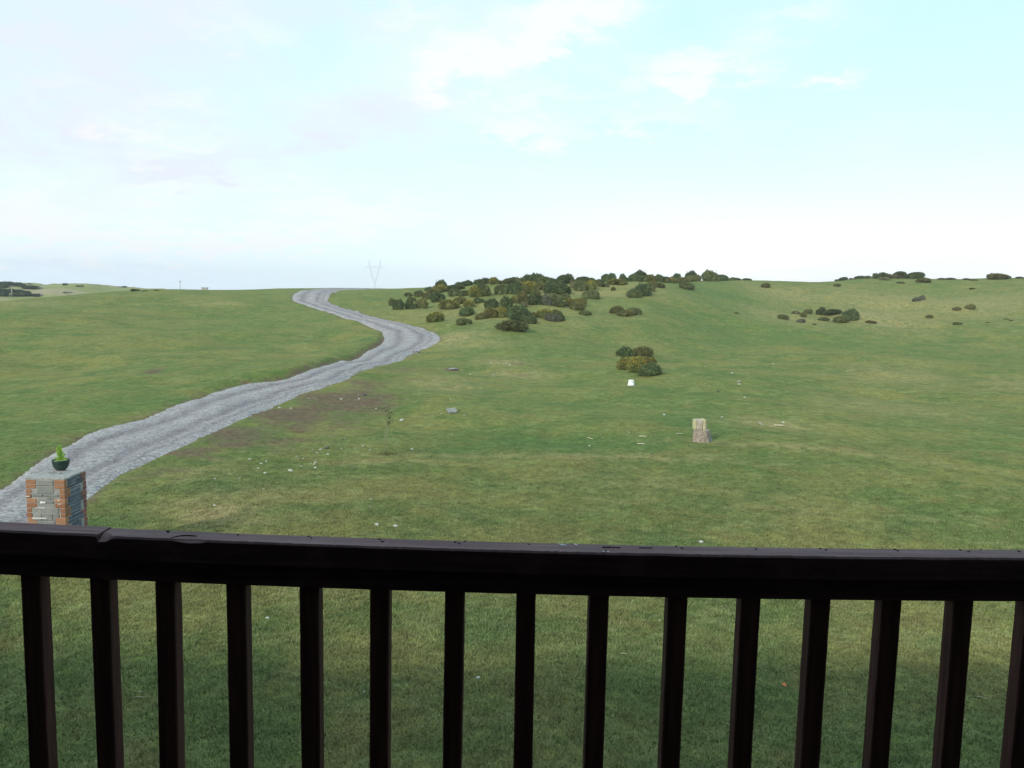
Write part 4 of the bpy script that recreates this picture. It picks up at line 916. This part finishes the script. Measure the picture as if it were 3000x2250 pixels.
bm = bmesh.new(); box(bm, 2.55, 3.85, 4.041, 4.05, 3.3, 5.05); bm_obj('pane', bm, mat_glass, d_)
for xw in (-8, -4, 7):
    for zw in (.9, 3.9):
        bm = bmesh.new(); box(bm, xw, xw+1.3, 4.003, 4.04, zw, zw+1.2, .01); f_ = bm_obj('window', bm, mat_cem, e)
        bm = bmesh.new(); box(bm, xw+.08, xw+1.22, 4.041, 4.05, zw+.08, zw+1.12); bm_obj('pane', bm, mat_glass, f_)

# ------------------------------------------------------------------ distant poles, pylon, hut
mat_pole = simple_mat('weathered_pole', (.32, .30, .29), (.42, .40, .38), 3)
mat_steel = simple_mat('galvanised_steel', (.40, .42, .45), (.50, .52, .54), 3)
def upole(px, pyb, pyt, label, arm=True, dist=None):
    if dist is None: p = unproj(px, pyb)
    else:
        d = ray(px, pyb); h = math.hypot(d.x, d.y); p = Vector((d.x/h*dist, d.y/h*dist, 0)); p.z = tz(p.x, p.y)
    d = ray(px, pyt); h = math.hypot(d.x, d.y); r_ = math.hypot(p.x, p.y); ztop = EYE+d.z/h*r_; H_ = ztop-p.z
    e = empty('utility_pole', p, math.atan2(-p.x, p.y)+.3, label=label, cat='pole', group='wooden utility poles in the distance')
    bm = bmesh.new(); tube(bm, [(0, 0, -.5), (0, 0, H_)], [.17, .13], 8); bm_obj('pole', bm, mat_pole, e)
    if arm:
        bm = bmesh.new(); box(bm, -.9, .9, -.26, -.14, H_-.7, H_-.55); bm_obj('crossarm', bm, mat_pole, e)
        for x_ in (-.8, 0.25, .8):
            bm = bmesh.new(); tube(bm, [(x_, -.2, H_-.55), (x_, -.2, H_-.30)], [.06, .05], 6); bm_obj('insulator', bm, mat_cem, e)
upole(35, 870, 836, 'left of two pale utility poles in front of the dark far-left gorse')
upole(121, 868, 838, 'right of two pale utility poles, at the edge of the dark far-left gorse')
upole(528, 850, 821, 'thin grey utility pole on the skyline between left edge and pylon', dist=420)
d = ray(600, 850); h = math.hypot(d.x, d.y); ux, uy = d.x/h, d.y/h; rr_ = 330.0; zb = tz(ux*rr_, uy*rr_); dt = ray(600, 841.5); ztop = EYE+dt.z/math.hypot(dt.x, dt.y)*rr_
e = empty('hut', (ux*rr_, uy*rr_, zb), .2, label='tiny grey flat hut just showing on the skyline left of the track', cat='hut')
bm = bmesh.new(); box(bm, -1.0, 1.0, -1, 1, -.2, ztop-zb-.25); bm_obj('wall', bm, mat_pole, e)
bm = bmesh.new(); box(bm, -1.15, 1.15, -1.15, 1.15, ztop-zb-.248, ztop-zb, .03); bm_obj('roof', bm, mat_steel, e)
# pylon
Rp = 1000.0; d = ray(1098, 845); h = math.hypot(d.x, d.y); base = Vector((d.x/h*Rp, d.y/h*Rp, 0)); base.z = tz(base.x, base.y)
mpp = Rp/h*1.0/F*h  # metres per photo pixel at that range
def zpx(py): q = ray(1098, py); return EYE+q.z/math.hypot(q.x, q.y)*Rp-base.z
e = empty('electricity_pylon', base, math.atan2(-base.x, base.y), label='lattice electricity pylon with two peaks, faint on the skyline', cat='pylon')
mp = Rp/F
zt_, zc1, zc2, zw, zv = zpx(760), zpx(779), zpx(785), zpx(832), zpx(798)
def lat(bm, a0, a1, b0, b1, n, th):
    for i in range(n):
        s0, s1 = i/n, (i+1)/n; A0 = Vector(a0).lerp(Vector(a1), s0); A1 = Vector(a0).lerp(Vector(a1), s1); B0 = Vector(b0).lerp(Vector(b1), s0); B1 = Vector(b0).lerp(Vector(b1), s1)
        tube(bm, [A0, B1], th, 4, False); tube(bm, [B0, A1], th, 4, False)
    tube(bm, [a0, a1], th*1.6, 4, False); tube(bm, [b0, b1], th*1.6, 4, False)
T = .10
bm = bmesh.new()
for y_ in (-.7, .7):
    lat(bm, (-2.6, y_*3, -1), (-.9, y_, zw), (2.6, y_*3, -1), (.9, y_, zw), 7, T)
for x_ in (-1, 1): lat(bm, (2.6*x_, -2.1, -1), (.9*x_, -.7, zw), (2.6*x_, 2.1, -1), (.9*x_, .7, zw), 7, T)
bm_obj('body', bm, mat_steel, e)
for s_ in (-1, 1):
    bm = bmesh.new(); lat(bm, (s_*.9, 0, zw), (s_*15*mp, 0, zc2), (0, 0, zw+1), (s_*11*mp, 0, zc2), 6, T); tube(bm, [(s_*12*mp, 0, zc2), (0, 0, zv)], T*1.3, 4, False)
    bm_obj('fork_leg', bm, mat_steel, e)
    bm = bmesh.new(); lat(bm, (s_*13*mp, 0, zc1), (s_*16*mp, 0, zt_), (s_*17*mp, 0, zc1), (s_*16.5*mp, 0, zt_), 4, T); bm_obj('peak', bm, mat_steel, e)
    bm = bmesh.new(); tube(bm, [(s_*28*mp, 0, zc2-.5), (s_*28.5*mp, 0, zc2-5)], .16, 5); bm_obj('insulator', bm, mat_steel, e)
bm = bmesh.new(); lat(bm, (-29*mp, 0, zc2), (29*mp, 0, zc2), (-16*mp, 0, zc1), (16*mp, 0, zc1), 9, T); bm_obj('crossarm', bm, mat_steel, e)

# ------------------------------------------------------------------ short grass over the near turf
mat_blade, t, b = new_mat('grass_blade', .75, .25)
geo = t.new('ShaderNodeNewGeometry'); oi = t.new('ShaderNodeObjectInfo'); pos = geo.outputs['Position']
ia = t.new('ShaderNodeAttribute', attribute_name='mask'); ia.attribute_type = 'INSTANCER'; s3 = t.new('ShaderNodeSeparateColor'); t.l.new(ia.outputs['Color'], s3.inputs[0])
c = turf_colour(t, pos, s3.outputs[0], s3.outputs[1], s3.outputs[2], 0.0)[0]
hsv = t.new('ShaderNodeHueSaturation'); t.put(hsv, 'Value', t.ramp(oi.outputs['Random'], 0, 1, 1.05, 1.38, False)); t.put(hsv, 'Color', c); hsv.inputs['Saturation'].default_value = .9; c = hsv.outputs[0]
c = t.mix(t.ramp(oi.outputs['Random'], .88, 1.0, 0, .6), c, (.32, .29, .17))
t.l.new(c, b.inputs['Base Color'])
protos = []
for s_ in range(4):
    rs = random.Random(s_+90); V = []; Fc = []
    for k in range(11):
        a = rs.uniform(0, 6.28); r_ = rs.uniform(0, .05); x_, y_ = math.cos(a)*r_, math.sin(a)*r_; h_ = rs.uniform(.008, .024); b2 = rs.uniform(0, 6.28); wd = rs.uniform(.0025, .0045)
        ln = rs.uniform(.010, .032); i = len(V)
        V += [(x_-math.sin(b2)*wd, y_+math.cos(b2)*wd, -.004), (x_+math.sin(b2)*wd, y_-math.cos(b2)*wd, -.004), (x_+math.cos(b2)*ln, y_+math.sin(b2)*ln, h_)]; Fc.append((i, i+1, i+2))
    me = bpy.data.meshes.new('tuft'); me.from_pydata(V, [], Fc); me.materials.append(mat_blade); protos.append(bpy.data.objects.new('tuft', me))
NG = 185000
u1 = rng.random(NG*2); rG = 6.8*(36/6.8)**(u1**.85); aG = rng.uniform(-.70, .70, NG*2); gx = rG*np.sin(aG); gy = rG*np.cos(aG)
rdg = road_dist(gx, gy)
def mask_at(bl, x, y):
    a = np.arctan2(x, y); r = np.hypot(x, y); M = np.zeros(x.shape)
    for (px, py, wx, hy_, k) in bl:
        aa_, r_, rt_, rl_ = wblob(px, py, wx, hy_); M = np.maximum(M, k*np.exp(-(((a-aa_)*r_/rt_)**2+((r-r_)/rl_)**2)*.8))
    return M
soilm = mask_at(soil_b, gx, gy); pk = (rdg > .12) & (rng.random(NG*2) > smooth((rG-15)/20)) & (rng.random(NG*2) > soilm*1.1) & (rng.random(NG*2) > np.exp(-np.clip(rdg, 0, None)/.4)*.7)
tanm = mask_at(tan_b, gx, gy); lushm = mask_at(lush_shade_b, gx, gy)
ok = pk & ~((np.abs(gx-(x0+x1)/2) < .4) & (np.abs(gy-(yf+.33)) < .4)); gx = gx[ok][:NG]; gy = gy[ok][:NG]; gz_ = terrain(gx, gy)
mk_ = np.stack([soilm[ok][:NG], tanm[ok][:NG], lushm[ok][:NG], np.ones(len(gx))], -1)
gme = bpy.data.meshes.new('grass'); gme.vertices.add(len(gx)); gme.vertices.foreach_set('co', np.stack([gx, gy, gz_], -1).ravel()); gme.update(); gca = gme.color_attributes.new('mask', 'FLOAT_COLOR', 'POINT'); gca.data.foreach_set('color', mk_.ravel()); gme.materials.append(mat_blade)
grass = bpy.data.objects.new('grass', gme); C.objects.link(grass); tag(grass, 'short cropped grass blades covering the near turf', 'grass', kind='stuff')
ng = bpy.data.node_groups.new('grass_scatter', 'GeometryNodeTree'); ng.interface.new_socket('Geometry', in_out='INPUT', socket_type='NodeSocketGeometry'); ng.interface.new_socket('Geometry', in_out='OUTPUT', socket_type='NodeSocketGeometry')
N = ng.nodes; Lk = ng.links; gi_ = N.new('NodeGroupInput'); go = N.new('NodeGroupOutput'); iop = N.new('GeometryNodeInstanceOnPoints'); jn = N.new('GeometryNodeJoinGeometry')
for o in protos:
    q = N.new('GeometryNodeObjectInfo'); q.inputs['Object'].default_value = o; q.inputs['As Instance'].default_value = True; Lk.new(q.outputs['Geometry'], jn.inputs[0])
rv = N.new('FunctionNodeRandomValue'); rv.data_type = 'FLOAT_VECTOR'; rv.inputs[0].default_value = (-.12, -.12, 0); rv.inputs[1].default_value = (.12, .12, 6.28)
rf = N.new('FunctionNodeRandomValue'); rf.data_type = 'FLOAT'; rf.inputs[2].default_value = .7; rf.inputs[3].default_value = 1.7; rf.inputs['Seed'].default_value = 3
Lk.new(gi_.outputs[0], iop.inputs['Points']); Lk.new(jn.outputs[0], iop.inputs['Instance']); iop.inputs['Pick Instance'].default_value = True
Lk.new(rv.outputs[0], iop.inputs['Rotation']); Lk.new(rf.outputs[1], iop.inputs['Scale']); Lk.new(iop.outputs[0], go.inputs[0])
md = grass.modifiers.new('scatter', 'NODES'); md.node_group = ng

# ------------------------------------------------------------------ air
bm = bmesh.new(); box(bm, -2700, 2700, -2700, 2700, -45, 60); mt = bpy.data.materials.new('air'); mt.use_nodes = True; t = NT(mt.node_tree)
t.n.remove(t.n['Principled BSDF']); pvn = t.new('ShaderNodeVolumePrincipled'); pvn.inputs['Color'].default_value = (.93, .96, 1, 1); pvn.inputs['Density'].default_value = HAZE
t.l.new(pvn.outputs[0], t.n['Material Output'].inputs['Volume']); hz = bm_obj('haze', bm, mt); tag(hz, kind='stuff')
